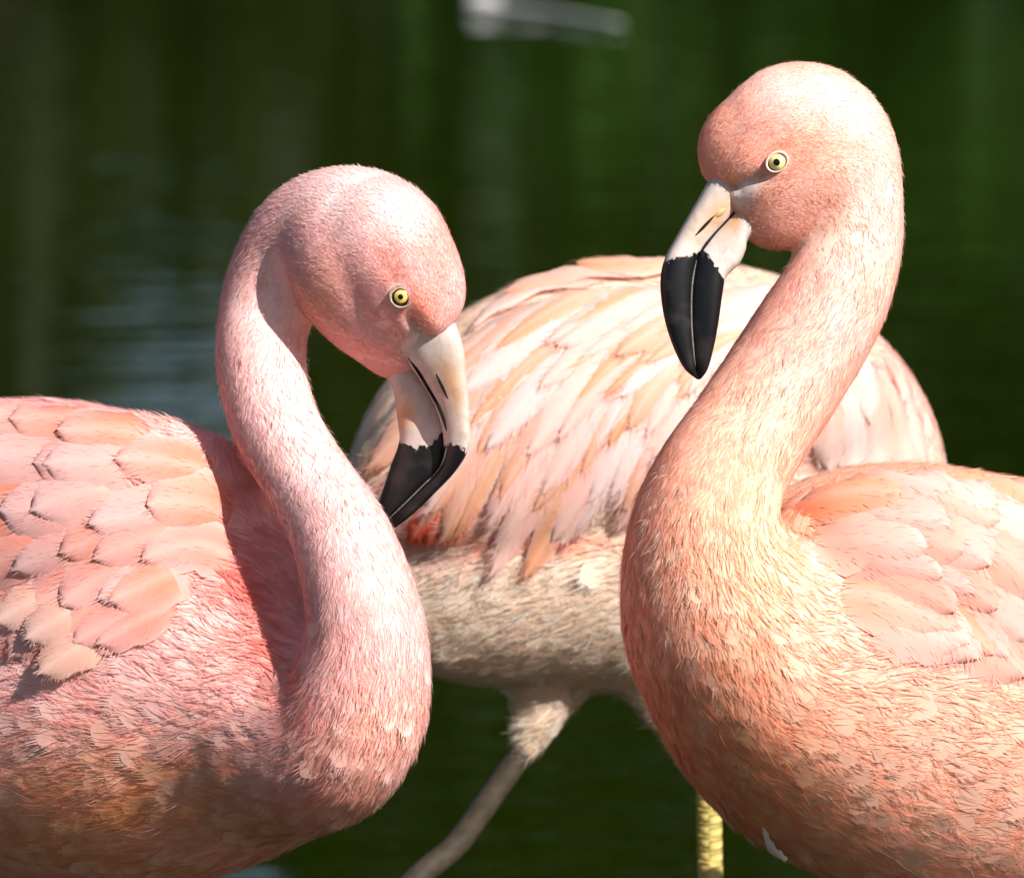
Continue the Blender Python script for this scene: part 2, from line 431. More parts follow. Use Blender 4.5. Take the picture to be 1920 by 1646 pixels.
def body_mesh(chains, h=0.003, dents=(), k=0.010):
    data = []
    for ch, n in chains:
        p, r, rd = segs_of(ch, n); data.append((view(p), r, rd))
    allp = np.concatenate([d[0] for d in data]); allr = np.concatenate([np.maximum(d[1], d[2]) for d in data])
    lo = (allp - allr[:, None]).min(0) - 4 * h; hi = (allp + allr[:, None]).max(0) + 4 * h
    dim = np.ceil((hi - lo) / h).astype(int) + 1
    Fd = np.full(dim, 1.0, np.float32)
    ax = [lo[a] + h * np.arange(dim[a]) for a in range(3)]
    for vp, r, rd in data:
        for a in range(len(vp) - 1):
            A, B = vp[a], vp[a + 1]; rm = max(r[a], r[a + 1], rd[a], rd[a + 1]) + 0.03
            sl, cs = [], []
            for c in range(3):
                i0 = max(0, int((min(A[c], B[c]) - rm - lo[c]) / h)); i1 = min(dim[c], int((max(A[c], B[c]) + rm - lo[c]) / h) + 2)
                sl.append(slice(i0, i1)); cs.append(ax[c][i0:i1].astype(np.float32))
            if any(len(c) == 0 for c in cs): continue
            X = cs[0][:, None, None]; Y = cs[1][None, :, None]; Z = cs[2][None, None, :]
            ab = B - A; L2 = max(float(ab @ ab), 1e-12)
            t = np.clip(((X - A[0]) * ab[0] + (Y - A[1]) * ab[1] + (Z - A[2]) * ab[2]) / L2, 0, 1)
            rr = r[a] + (r[a + 1] - r[a]) * t; rz = rd[a] + (rd[a + 1] - rd[a]) * t
            f = rr / rz
            q = np.sqrt((X - A[0] - ab[0] * t) ** 2 + (Y - A[1] - ab[1] * t) ** 2 + ((Z - A[2] - ab[2] * t) * f) ** 2) - rr
            g = Fd[sl[0], sl[1], sl[2]]
            hh = np.clip(0.5 + 0.5 * (g - q) / k, 0, 1)
            Fd[sl[0], sl[1], sl[2]] = g + (q - g) * hh - k * hh * (1 - hh) * (np.abs(g - q) < k)
    for (x0, y0, x1, y1, dd, s, amt) in dents:      # shallow grooves / ridges of the face, px segment on both cheeks
        a = view(P(x0, y0, dd)); b = view(P(x1, y1, dd)); s_ = M(s, dd)
        lo_i = [max(0, int((min(a[c], b[c]) - 3 * s_ - lo[c]) / h)) for c in (0, 1)]; hi_i = [int((max(a[c], b[c]) + 3 * s_ - lo[c]) / h) + 2 for c in (0, 1)]
        X = ax[0][lo_i[0]:hi_i[0], None]; Y = ax[1][None, lo_i[1]:hi_i[1]]
        ab = (b - a)[:2]; L2 = max(float(ab @ ab), 1e-12)
        t = np.clip(((X - a[0]) * ab[0] + (Y - a[1]) * ab[1]) / L2, 0, 1)
        q2 = (X - a[0] - ab[0] * t) ** 2 + (Y - a[1] - ab[1] * t) ** 2
        zz = np.abs(ax[2] - a[2])
        Fd[lo_i[0]:hi_i[0], lo_i[1]:hi_i[1], :] += (amt * np.exp(-q2 / s_ ** 2))[:, :, None] * (zz < 0.08)[None, None, :]
    # surface nets
    ins = Fd < 0
    c8 = sum(ins[i:dim[0] - 1 + i, j:dim[1] - 1 + j, l:dim[2] - 1 + l].astype(np.uint8) for i in (0, 1) for j in (0, 1) for l in (0, 1))
    act = np.argwhere((c8 > 0) & (c8 < 8))
    idx = np.full(c8.shape, -1, np.int32); idx[tuple(act.T)] = np.arange(len(act))
    acc = np.zeros((len(act), 3)); cnt = np.zeros(len(act))
    corners = [(i, j, l) for i in (0, 1) for j in (0, 1) for l in (0, 1)]
    for ca in corners:
        for axs in range(3):
            if ca[axs]: continue
            cb = list(ca); cb[axs] = 1
            fa = Fd[act[:, 0] + ca[0], act[:, 1] + ca[1], act[:, 2] + ca[2]]; fb = Fd[act[:, 0] + cb[0], act[:, 1] + cb[1], act[:, 2] + cb[2]]
            m = (fa < 0) != (fb < 0)
            t = np.where(m, fa / np.where(m, fa - fb, 1), 0)
            pos = np.tile(np.array(ca, float), (len(act), 1)); pos[:, axs] = t
            acc[m] += pos[m]; cnt[m] += 1
    V = lo + h * (act + acc / cnt[:, None])
    Q = []
    for axs in range(3):
        o1, o2 = (axs + 1) % 3, (axs + 2) % 3
        s0 = [slice(None)] * 3; s1 = [slice(None)] * 3
        s0[axs] = slice(0, dim[axs] - 1); s1[axs] = slice(1, dim[axs])
        a_, b_ = ins[tuple(s0)], ins[tuple(s1)]
        e = np.argwhere(a_ != b_)
        e = e[(e[:, o1] > 0) & (e[:, o2] > 0) & (e[:, o1] < dim[o1] - 1) & (e[:, o2] < dim[o2] - 1)]
        d1 = np.zeros(3, int); d1[o1] = 1; d2 = np.zeros(3, int); d2[o2] = 1
        q = np.stack([idx[tuple((e - d1 - d2).T)], idx[tuple((e - d2).T)], idx[tuple(e.T)], idx[tuple((e - d1).T)]], -1)
        flip = ~a_[tuple(e.T)]
        q[flip] = q[flip][:, ::-1]
        Q.append(q)
    Q = np.concatenate(Q)
    # relax
    E = np.concatenate((Q[:, [0, 1]], Q[:, [1, 2]], Q[:, [2, 3]], Q[:, [3, 0]]))
    for _ in range(4):
        s = np.zeros_like(V); c = np.zeros(len(V))
        for a in range(3): s[:, a] = np.bincount(E[:, 0], V[E[:, 1], a], len(V)) + np.bincount(E[:, 1], V[E[:, 0], a], len(V))
        c = np.bincount(E[:, 0], None, len(V)) + np.bincount(E[:, 1], None, len(V))
        V = 0.5 * V + 0.5 * s / c[:, None]
    Vw = unview(V)
    # view frame (right, up, fwd) is left handed -> check orientation
    f = Q; nrm = np.cross(Vw[f[:, 2]] - Vw[f[:, 0]], Vw[f[:, 3]] - Vw[f[:, 1]])
    cen = Vw.mean(0)
    vol = ((Vw[f].mean(1) - cen) * nrm).sum()
    if vol < 0: Q = Q[:, ::-1].copy(); nrm = -nrm
    vn = np.zeros_like(Vw)
    for a in range(4):
        for c in range(3): vn[:, c] += np.bincount(Q[:, a], nrm[:, c], len(Vw))
    return Vw, Q, norm(vn)

def spine_field(V, chain, n):
    """per point: flow tangent (bill -> tail) and interpolated plumage length"""
    c = catmull(np.array(chain, float), n)
    p = np.array([P(*q[:3]) for q in c]); r = np.array([M(q[3], q[2]) for q in c]); ln = c[:, 5]
    tg = norm(np.gradient(p, axis=0))
    T = np.zeros_like(V); L = np.zeros(len(V))
    for s in range(0, len(V), 20000):
        d = np.linalg.norm(V[s:s + 20000, None] - p[None], axis=2) - r[None]
        w = np.exp(-(d - d.min(1, keepdims=True)) / 0.012)
        w /= w.sum(1, keepdims=True)
        T[s:s + 20000] = w @ tg; L[s:s + 20000] = w @ ln
    return norm(T), L

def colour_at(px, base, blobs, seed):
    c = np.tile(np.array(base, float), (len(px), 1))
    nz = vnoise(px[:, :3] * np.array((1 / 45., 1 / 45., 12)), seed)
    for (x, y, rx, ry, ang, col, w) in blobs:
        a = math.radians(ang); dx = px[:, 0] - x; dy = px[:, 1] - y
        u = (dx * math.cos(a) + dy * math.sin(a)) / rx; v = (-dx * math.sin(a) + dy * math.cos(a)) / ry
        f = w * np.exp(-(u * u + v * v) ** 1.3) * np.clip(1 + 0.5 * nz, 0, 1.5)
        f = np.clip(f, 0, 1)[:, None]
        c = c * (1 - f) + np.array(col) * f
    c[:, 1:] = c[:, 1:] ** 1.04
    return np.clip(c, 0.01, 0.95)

def strands(p, n, t, L, w, lift, col, nblend=0.6, jit=0.08):
    m = len(p)
    b = norm(np.cross(n, t))
    L = L[:, None]; w = w[:, None]; lift = lift[:, None]
    p0 = p - n * 0.0008
    p1 = p + t * L * 0.5 + n * L * 0.5 * lift
    p2 = p + t * L + n * L * lift * 0.75
    V = np.stack((p0 - b * w * .4, p0 + b * w * .4, p1 + b * w * .5, p1 - b * w * .5, p2), 1)
    sn = norm(n - t * lift * nblend + b * rng.normal(0, jit, (m, 1)) + t * rng.normal(0, jit * .5, (m, 1)))
    NN = np.repeat(sn[:, None], 5, 1)
    base = (np.arange(m) * 5)[:, None]
    Q = base + np.array((3, 2, 1, 0)); T = base + np.array((4, 2, 3))
    C = np.repeat(col[:, None], 5, 1).copy()
    C[:, 4] *= 1.05
    return V.reshape(-1, 3), Q, T, np.clip(C.reshape(-1, 3), 0, .97), NN.reshape(-1, 3)

def sample_surface(V, Q, VN, extra, density):
    """area weighted roots; density in roots per m2 for every face"""
    a = np.linalg.norm(np.cross(V[Q[:, 2]] - V[Q[:, 0]], V[Q[:, 3]] - V[Q[:, 1]]), axis=1) * .5
    want = a * density
    cnt = np.floor(want + rng.random(len(want))).astype(int)
    f = np.repeat(np.arange(len(Q)), cnt)
    u, v = rng.random(len(f))[:, None], rng.random(len(f))[:, None]
    q = Q[f]
    def bl(x):
        x = x if x.ndim == 2 else x[:, None]
        return (x[q[:, 0]] * (1 - u) * (1 - v) + x[q[:, 1]] * u * (1 - v) + x[q[:, 2]] * u * v + x[q[:, 3]] * (1 - u) * v)
    return bl(V), norm(bl(VN)), [bl(e) for e in extra]

# -------- large vane feathers that lie on the body
class Skin:
    def __init__(s, V, Q, VN):
        s.bvh = BVHTree.FromPolygons([Vector(v) for v in V.tolist()], Q.tolist())
    def hit(s, px, py):
        d = P(px, py, 0) - CAM; d /= np.linalg.norm(d)
        h = s.bvh.ray_cast(Vector(CAM), Vector(d))
        if h[0] is None: return None, None
        return np.array(h[0]), np.array(h[1])

def dir_field(samples):
    S = np.array(samples, float); dv = norm(S[:, 2:4])
    def f(x, y):
        w = 1.0 / ((S[:, 0] - x) ** 2 + (S[:, 1] - y) ** 2 + 900.0) ** 1.2
        v = (dv * w[:, None]).sum(0); return v / np.linalg.norm(v)
    return f

def feather(skin, parent, tip, length, width, dirf, col_fn, lift0=0.0006, lift1=0.004, camber=0.0018, curl=0.0, nu=13, nv=7, shape=0.55, name='feather', rag=0.10, nbarb=70):
    """a vane following the flow field back from its tip; lies on the skin, tip lifted"""
    pts = [np.array(tip, float)]
    st = length / (nu - 1)
    us = 1 - (1 - np.linspace(0, 1, nu)) ** 1.5; stp = (us[1:] - us[:-1])[::-1] * length
    for i in range(nu - 1):
        st = stp[i]; d = dirf(*pts[-1])
        if curl: 
            a = curl * (1 - i / nu); d = np.array((d[0] * math.cos(a) - d[1] * math.sin(a), d[0] * math.sin(a) + d[1] * math.cos(a)))
        pts.append(pts[-1] - d * st)
    pts = np.array(pts[::-1])
    tg = norm(np.gradient(pts, axis=0)); nr = np.stack((-tg[:, 1], tg[:, 0]), -1)
    V, U, VV = [], [], []
    last = None
    ph = random.uniform(0, 99)
    grid = []
    for i in range(nu):
        u = us[i]
        wd = width * (0.30 + 0.70 * min(1, u / 0.45) ** 0.8) * max(.03, math.sqrt(max(0, 1 - max(0, (u - shape) / (1 - shape)) ** 2)))
        row = []
        for j in range(nv):
            v = j / (nv - 1) * 2 - 1
            ragf = 1 + rag * math.sin(ph + u * 23 + v * 5) * abs(v) * (0.4 + u)
            q = pts[i] + nr[i] * v * wd * .5 * ragf
            h, n = skin.hit(q[0], q[1])
            row.append([q, h, n, u, v])
        grid.append(row)
    pm = None
    for i in range(nu - 1, -1, -1):
        ds = [float((c[1] - CAM) @ FWD) for c in grid[i] if c[1] is not None]
        if pm is not None:
            for c in grid[i]:
                if c[1] is not None and abs(float((c[1] - CAM) @ FWD) - pm) > .022: c[1] = None
            ds = [e for e in ds if abs(e - pm) <= .022]
        if ds: pm = float(np.median(ds))
    hs = [c[1] for r in grid for c in r if c[1] is not None]
    if len(hs) < nu * nv * 0.5: return None
    dd = [float((h - CAM) @ FWD) - D for h in hs]
    order = list(range(nu)); prev = None
    for i in order + order[::-1]:
        row = grid[i]; ok = [c for c in row if c[1] is not None and len(c) == 5]
        for c in row:
            if c[1] is None:
                if ok: o = min(ok, key=lambda e: abs(e[4] - c[4])); c[1] = o[1]; c[2] = o[2]; c.append(0)
                elif prev is not None: c[1] = prev[1]; c[2] = prev[2]; c.append(0)
        if ok: prev = ok[len(ok) // 2]
    H = np.array([[c[1] for c in r] for r in grid]); NN = np.array([[c[2] for c in r] for r in grid])
    # smooth the contact normals / heights so that a feather is a stiff sheet
    for _ in range(2):
        NN[1:-1] = (NN[:-2] + 2 * NN[1:-1] + NN[2:]) / 4; NN[:, 1:-1] = (NN[:, :-2] + 2 * NN[:, 1:-1] + NN[:, 2:]) / 4
    NN = norm(NN)
    uu = us[:, None]; vv = np.linspace(-1, 1, nv)[None]
    off = lift0 - .010 * np.clip(1 - uu / .5, 0, 1) + (lift1 - lift0) * uu ** 1.6 + camber * (1 - vv ** 2) * (0.4 + 0.6 * uu)
    H = H + NN * off[..., None]
    V = H.reshape(-1, 3)
    i, j = np.meshgrid(np.arange(nu - 1), np.arange(nv - 1), indexing='ij'); a = (i * nv + j).ravel()
    F = np.stack((a, a + nv, a + nv + 1, a + 1), -1)
    Un = np.repeat(uu, nv, 1).ravel(); Vn = np.repeat(vv, nu, 0).ravel()
    fr_v, fr_u, fr_w, fr_f = [], [], [], []      # loose barbs along the free edges
    shaft = H[:, nv // 2]
    for side in (0, nv - 1):
        for _ in range(34):
            x = random.uniform(.45, 1) * (nu - 1); k = min(int(x), nu - 2); f_ = x - k
            e = H[k, side] * (1 - f_) + H[k + 1, side] * f_; nn_ = NN[k, side]
            fw = shaft[k + 1] - shaft[k]; fw = fw / (np.linalg.norm(fw) + 1e-9); ot = H[k, side] - shaft[k]; ot = ot / (np.linalg.norm(ot) + 1e-9)
            dr = fw * random.uniform(.8, 1.1) + ot * random.uniform(.05, .3); ln = M(length) * random.uniform(.025, .085)
            b0 = len(V) + len(fr_v)
            fr_v += [e - ot * .002 - fw * .0006, e - ot * .002 + fw * .0006, e + dr * ln - nn_ * .0003]
            fr_u += [us[k]] * 3; fr_w += [-1.0 if side == 0 else 1.0] * 3; fr_f.append((b0, b0 + 1, b0 + 2))
    for _ in range(nbarb):
        x = random.uniform(.25, .97) * (nu - 1); k = min(int(x), nu - 2); f_ = x - k
        y = random.uniform(.03, .97) * (nv - 1); j = min(int(y), nv - 2); g_ = y - j
        e = (H[k, j] * (1 - g_) + H[k, j + 1] * g_) * (1 - f_) + (H[k + 1, j] * (1 - g_) + H[k + 1, j + 1] * g_) * f_
        nn_ = NN[k, j]; fw = shaft[k + 1] - shaft[k]; fw = fw / (np.linalg.norm(fw) + 1e-9)
        sd = H[k, nv - 1] - H[k, 0]; sd = sd / (np.linalg.norm(sd) + 1e-9); v_ = y / (nv - 1) * 2 - 1
        dr = fw * random.uniform(.75, 1.05) + sd * v_ * random.uniform(.3, .7); ln = M(length) * random.uniform(.04, .10); pe = np.cross(nn_, dr) * .00028
        b0 = len(V) + len(fr_v)
        fr_v += [e - pe + nn_ * .0002, e + pe + nn_ * .0002, e + dr * ln + nn_ * random.uniform(.0001, .0005)]
        u_ = us[k] * (1 - f_) + us[k + 1] * f_; fr_u += [u_] * 3; fr_w += [v_] * 3; fr_f.append((b0, b0 + 1, b0 + 2))
    V = np.vstack((V, np.array(fr_v))); Un = np.concatenate((Un, fr_u)); Vn = np.concatenate((Vn, fr_w))
    col = col_fn(Un, Vn)
    nfr = len(fr_v) // 3; col[-3 * nfr:] *= np.repeat(1 + rng.normal(0.02, .05, nfr), 3)[:, None]
    # shaft a little paler
    sh = np.exp(-(Vn / 0.12) ** 2)[:, None] * 0.25
    col = col * (1 - sh) + np.array((.85, .68, .6)) * sh
    me = make_mesh(name, V, [F, np.array(fr_f)], True, np.clip(col, .01, .95), {'fu': Un * length * .4, 'fv': Vn * width * .2})
    return new_obj(name, me, MAT_FEATHER, parent)

# -------- bill, eye, leg
def mandible(name, parent, edgeA, edgeB, depth, blk, dd, colf, expo=3.2, seg=26, n=64, bow=0.0, tilt=0.0):
    """loft between two outline curves (px); depth = half thickness (px) towards / away from the lens"""
    A = catmull(np.array(edgeA, float), n); B = catmull(np.array(edgeB, float), n)
    dp = catmull(np.array([[x, y] for x, y in zip(depth, dd)], float), n)
    V, st, cl, ph = [], [], [], []
    for i in range(n):
        c = (A[i] + B[i]) / 2; hv = (B[i] - A[i]) / 2
        for k in range(seg):
            a = 2 * math.pi * k / seg
            ca, sa = math.cos(a), math.sin(a)
            x = math.copysign(abs(ca) ** (2 / expo), ca); y = math.copysign(abs(sa) ** (2 / expo), sa)
            q = c + hv * x
            V.append(P(q[0], q[1], dp[i, 1] + tilt * (x + 1) * np.linalg.norm(hv) / 40 + M(dp[i, 0]) * y * (1 - 0.25 * max(0, -x)))); st.append(i / (n - 1) * (len(edgeA) - 1)); cl.append(x)
    F = []
    for i in range(n - 1):
        for k in range(seg):
            l = (k + 1) % seg
            F.append((i * seg + k, i * seg + l, (i + 1) * seg + l, (i + 1) * seg + k))
    c0 = len(V); V.append(np.mean(V[:seg], 0)); V.append(np.mean(V[-seg - 1:-1], 0)); st += [0, len(edgeA) - 1]; cl += [0, 0]
    T = []
    for k in range(seg):
        l = (k + 1) % seg
        T.append((c0, l, k)); T.append((c0 + 1, (n - 1) * seg + k, (n - 1) * seg + l))
    st = np.array(st); cl = np.array(cl)
    b = (st - np.interp(cl, [-1, 0, 1], blk)) * 0.9
    V = np.array(V); Fq = np.array(F); T = np.array(T)
    col = colf(st, cl)
    me = make_mesh(name, V, [Fq, T], True, col, {'blk': b})
    import bmesh
    bm = bmesh.new(); bm.from_mesh(me); bmesh.ops.recalc_face_normals(bm, faces=bm.faces); bm.to_mesh(me); bm.free()
    o = new_obj(name, me, MAT_BILL, parent)
    bv = BVHTree.FromPolygons([Vector(v) for v in V.tolist()], Fq.tolist())
    return o, bv

def patch_blob(name, parent, mat, bv, pa, pb, w, push=0.0005, thick=0.0012):
    """thin spindle lying on a surface between two picture points"""
    def hit(q):
        d = P(q[0], q[1], 0) - CAM; d /= np.linalg.norm(d)
        return bv.ray_cast(Vector(CAM), Vector(d))
    n = 9; path, rad = [], []
    for i in range(n):
        t = i / (n - 1); q = np.array(pa) * (1 - t) + np.array(pb) * t
        h = hit(q)
        if h[0] is None: continue
        path.append(np.array(h[0]) + np.array(h[1]) * push); rad.append(M(w) * .5 * max(0.08, math.sin(math.pi * (0.04 + .92 * t)) ** .8))
    if len(path) < 3: return None
    v, f = tube(path, rad, 8)
    return new_obj(name, make_mesh(name, v, f), mat, parent)

def eye(parent, skin, x, y, r_out, r_in, tilt, aspect, iris_mat, normal=None, sink=0.66, lid=None):
    h, n = skin.hit(x, y)
    n = norm(n * .45 - FWD * .55) if normal is None else norm(np.array(normal))
    upv = norm(UP - n * (UP @ n)); sd = np.cross(upv, n)
    a = math.radians(tilt); e1 = sd * math.cos(a) + upv * math.sin(a); e2 = -sd * math.sin(a) + upv * math.cos(a)
    R = M(r_out) * 1.05
    c = h - n * R * sink
    def cap(name, rad, ang, mat, par, off=0.0, s2=1.0, nr=8, ns=28):
        V = [c + n * (rad + off)]
        for i in range(1, nr + 1):
            th = ang * i / nr
            for k in range(ns):
                ph = 2 * math.pi * k / ns
                V.append(c + n * (rad * math.cos(th) + off) + (e1 * math.cos(ph) + e2 * math.sin(ph) * s2) * rad * math.sin(th))
        T = [(0, 1 + k, 1 + (k + 1) % ns) for k in range(ns)]; Fq = []
        for i in range(nr - 1):
            for k in range(ns):
                l = (k + 1) % ns
                Fq.append((1 + i * ns + k, 1 + (i + 1) * ns + k, 1 + (i + 1) * ns + l, 1 + i * ns + l))
        return new_obj(name, make_mesh(name, np.array(V), [np.array(Fq), np.array(T)]), mat, par)
    R2 = R * 0.92
    ball = cap('eye', R2, math.radians(110), MAT_EYE, parent)
    ia = math.asin(min(.95, M(r_in) / R2))
    cap('iris', R2, ia, iris_mat, ball, 0.00025)
    cap('pupil', R2, ia * .34, MAT_PUPIL, ball, 0.0005, 1.15)
    # eyelid ring
    ph = np.linspace(0, 2 * np.pi, 40, endpoint=False)
    ring = [c + n * (R2 * .62) + (e1 * math.cos(q) * aspect + e2 * math.sin(q)) * M(r_out) * .86 for q in ph]
    V, F = [], []
    for k, q in enumerate(ph):
        rdl = norm(e1 * math.cos(q) + e2 * math.sin(q)); rr = M(r_out) * (.115 + .035 * math.sin(q))
        for s in range(8):
            z = 2 * math.pi * s / 8
            V.append(ring[k] + rdl * rr * math.cos(z) + n * rr * 1.2 * math.sin(z))
    for k in range(40):
        for s in range(8):
            F.append((k * 8 + s, ((k + 1) % 40) * 8 + s, ((k + 1) % 40) * 8 + (s + 1) % 8, k * 8 + (s + 1) % 8))
    new_obj('eyelid', make_mesh('eyelid', np.array(V), np.array(F)), lid or MAT_LID, ball)

def leg(parent, pts, r0, mat, scutes=None):
    """thin leg: tibia, knobbly hock, tarsus, webbed foot on the pond bed"""
    path = catmull(pts, 40); n = len(path)
    rad = np.full(n, r0) * (1 + 0.02 * np.sin(np.arange(n) * 2.1))
    hock = np.array(pts[len(pts) // 2])
    rad *= 1 + 0.55 * np.exp(-(np.linalg.norm(path - hock, axis=1) / 0.022) ** 2)
    v, (q, t) = tube(path, rad, 14)
    VV, QQ, TT, o = [v], [q], [t], len(v)
    foot = path[-1]; tips = []
    for a in (-0.55, 0, 0.55):
        d = np.array((math.sin(a), -math.cos(a), 0)) if parent.get('face', 1) > 0 else np.array((math.sin(a), math.cos(a), 0))
        e = foot + d * 0.075; e[2] = foot[2] - .004
        pv, (pq, pt) = tube([foot, foot * .5 + e * .5 + np.array((0, 0, .004)), e], [.007, .006, .003], 8)
        VV.append(pv); QQ.append(pq + o); TT.append(pt + o); o += len(pv); tips.append(e)
    wv = np.array([foot, tips[0], tips[1], tips[2], foot + np.array((0, 0, -.004))]); VV.append(wv); TT.append(np.array([(0, 1, 2), (0, 2, 3)]) + o)
    lg = new_obj('leg', make_mesh('leg', np.concatenate(VV), [np.concatenate(QQ), np.concatenate(TT)]), mat, parent)
    if scutes:
        z0, z1, ns = scutes
        k = 0
        for s in range(ns):
            z = z0 + (z1 - z0) * (s + .5) / ns; hz = abs(z1 - z0) / ns * .47
            i = int(np.argmin(np.abs(path[:, 2] - z))); c0 = path[i].copy(); c0[2] = z
            for side in (-1, 1):
                zz = z + (hz * .5 if side < 0 else -hz * .1)
                a0, a1 = (-2.75, -1.62) if side < 0 else (-1.55, -0.25)
                V, F = [], []
                na, nz = 7, 4
                for lay in (0, 1):
                    for ia in range(na):
                        for iz in range(nz):
                            a = a0 + (a1 - a0) * ia / (na - 1); f = iz / (nz - 1) * 2 - 1
                            edge = max(abs(f), abs(ia / (na - 1) * 2 - 1))
                            rr = r0 * 1.0 + (0.0004 if lay else -.001) + (0.0006 * (1 - edge ** 4) if lay else 0)
                            V.append(c0 + np.array((math.cos(a) * rr, math.sin(a) * rr, zz - z + f * hz * .93 + side * (ia / (na - 1) - .5) * hz * .3)))
                m_ = na * nz
                for ia in range(na - 1):
                    for iz in range(nz - 1):
                        b_ = m_ + ia * nz + iz; F.append((b_, b_ + nz, b_ + nz + 1, b_ + 1))
                for ia in range(na - 1):
                    for iz in (0, nz - 1):
                        b_ = ia * nz + iz; F.append((b_, b_ + nz, b_ + nz + m_, b_ + m_))
                new_obj('scute', make_mesh('scute', np.array(V), np.array(F)), MAT_SCUTE, lg)
    return lg

# ------------------------------------------------------------------ bird builder
def bird(cfg):
    root = new_obj('flamingo', None)
    root.location = cfg['foot']
    bpy.context.view_layer.update()
    tag(root, cfg['label'], 'flamingo', 'flamingos standing in the pond')
    inv = root.location.copy()
    V, Q, VN = body_mesh([([s[:5] for s in c], n) for c, n in cfg['chains']], cfg.get('h', 0.003), cfg.get('dents', ()))
    px = to_px(V)
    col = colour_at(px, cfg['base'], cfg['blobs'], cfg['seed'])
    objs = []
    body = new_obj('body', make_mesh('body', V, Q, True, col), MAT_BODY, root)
    skin = Skin(V, Q, VN)
    T, L = spine_field(V, cfg['chains'][0][0], cfg['chains'][0][1])
    # fine plumage
    fq = px[Q].mean(1); fn = VN[Q].mean(1)
    toward = -(fn @ FWD)
    inframe = ((fq[:, 0] > -70) & (fq[:, 0] < 1990) & (fq[:, 1] > 40) & (fq[:, 1] < 1720)).astype(float)
    Lf = L[Q].mean(1)
    cover = 2.3 * cfg.get('cover', 1.0)
    wid = lambda l: 0.00045 + 0.012 * l
    dens = cover / (Lf * wid(Lf) * .55) * (0.12 + 0.88 * np.clip(toward * 3 + 1.2, 0, 1)) * (0.12 + .88 * inframe)
    if 'bald' in cfg:
        for (x, y, r) in cfg['bald']:
            dens = dens * np.clip((np.hypot(fq[:, 0] - x, fq[:, 1] - y) - r * .7) / (r * .5), 0, 1)
    dens = dens * (1 - .4 * np.clip((Lf - .0118) / .004, 0, 1))
    p, n, (t, l) = sample_surface(V, Q, VN, [T, L], dens)
    l = l[:, 0]
    ppx = to_px(p)
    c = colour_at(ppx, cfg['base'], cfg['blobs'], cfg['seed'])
    c = c * 1.07 * (1 + rng.normal(0, .05, (len(c), 1))) * (1 + rng.normal(0, .02, c.shape))
    sc1 = 1 / np.maximum(l * 1.6, .008)
    ang = vnoise(p * 70, 11) * .5 + vnoise(p * 190, 12) * .45 + rng.normal(0, .16, len(p))
    t = norm(t - n * (t * n).sum(1, keepdims=True))
    b = np.cross(n, t)
    t = t * np.cos(ang)[:, None] + b * np.sin(ang)[:, None]
    lift = np.clip(0.022 + 0.035 * vnoise(p * 95, 13) + rng.normal(0, .016, len(p)), .0, .4)
    stray = rng.random(len(p)) < np.where(l < .0105, .06, .02)
    lift = np.where(stray, lift + rng.uniform(.05, .5, len(p)) * np.clip(.009 / l, 0, 1), lift * np.clip(.010 / l, .35, 1))
    raise_ = rng.uniform(0, .0026, len(p)) * (rng.random(len(p)) < .38) * np.clip((l - .0118) / .003, 0, 1)
    v1, q1, t1, c1, n1 = strands(p + n * raise_[:, None], n, t, l * rng.uniform(.6, 1.25, len(l)), wid(l) * rng.uniform(.7, 1.3, len(l)), lift, c)
    VV, QQ, TT, CC, NN, o = [v1], [q1], [t1], [c1], [n1], len(v1)
    # contour feathers: small soft vanes with ragged tips, laid like shingles over breast and belly
    Lc = Lf * cfg.get('csize', 1.55)
    d2 = 2.3 / (Lc * .62 * Lc * .8) * np.clip((Lf - .0118) / .004, 0, 1) * np.clip(toward * 3 + 1, 0, 1) * inframe
    for (x, y, rx, ry) in cfg.get('notuft', ()):
        d2 = d2 * (((fq[:, 0] - x) / rx) ** 2 + ((fq[:, 1] - y) / ry) ** 2 > 1)
    p, n, (t, l) = sample_surface(V, Q, VN, [T, L], d2)
    if len(p):
        m = len(p)
        l = l[:, 0] * cfg.get('csize', 1.55) * rng.uniform(.75, 1.3, m)
        t = norm(t - n * (t * n).sum(1, keepdims=True))
        an = vnoise(p * 28, 21) * .35 + rng.normal(0, .16, m); b = np.cross(n, t)
        t, b = t * np.cos(an)[:, None] + b * np.sin(an)[:, None], b * np.cos(an)[:, None] - t * np.sin(an)[:, None]
        US = np.array((0, .30, .50, .66, .76)); WS = np.array((.35, .80, .90, .80, .45)); VS = np.array((-1, -.5, 0, .5, 1.0))
        lift = np.clip(.0008 + .0008 * vnoise(p * 45, 23) + rng.normal(0, .0003, m), .0, .005) * np.clip(l / .026, .4, 1.3)
        lift = lift * np.where(rng.random(m) < .07, 3.0, 1.0)
        pp = to_px(p); rf = np.zeros(m)
        for (x, y, rx, ry, am) in cfg.get('ruffle', ()): rf = np.maximum(rf, am * np.exp(-((pp[:, 0] - x) / rx) ** 2 - ((pp[:, 1] - y) / ry) ** 2))
        lift = lift + rf * rng.uniform(.0, .0036, m)
        wd = l * .32 * rng.uniform(.85, 1.2, m)
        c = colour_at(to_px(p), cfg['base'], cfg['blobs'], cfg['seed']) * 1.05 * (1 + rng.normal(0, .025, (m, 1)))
        flat, offs, cols, fu, fv = [], [], [], [], []
        for u, w in zip(US, WS):
            for v in VS:
                back = .08 * abs(v) ** 2 * (u > .6)
                flat.append(p + t * ((u - back) * l)[:, None] + b * (v * w * wd)[:, None])
                offs.append(-.0016 * (u < .1) + lift * u ** 1.5 + l * .02 * (1 - v * v) * (.3 + .7 * u))
                k = .94 + .08 * u
                cols.append(c * k * np.array((1, 1 + .06 * (u - .5), 1 + .09 * (u - .5)))); fu.append(np.full(m, u) * l * 900); fv.append(np.full(m, v) * wd * 700)
        NF = 21; nvv = len(flat)
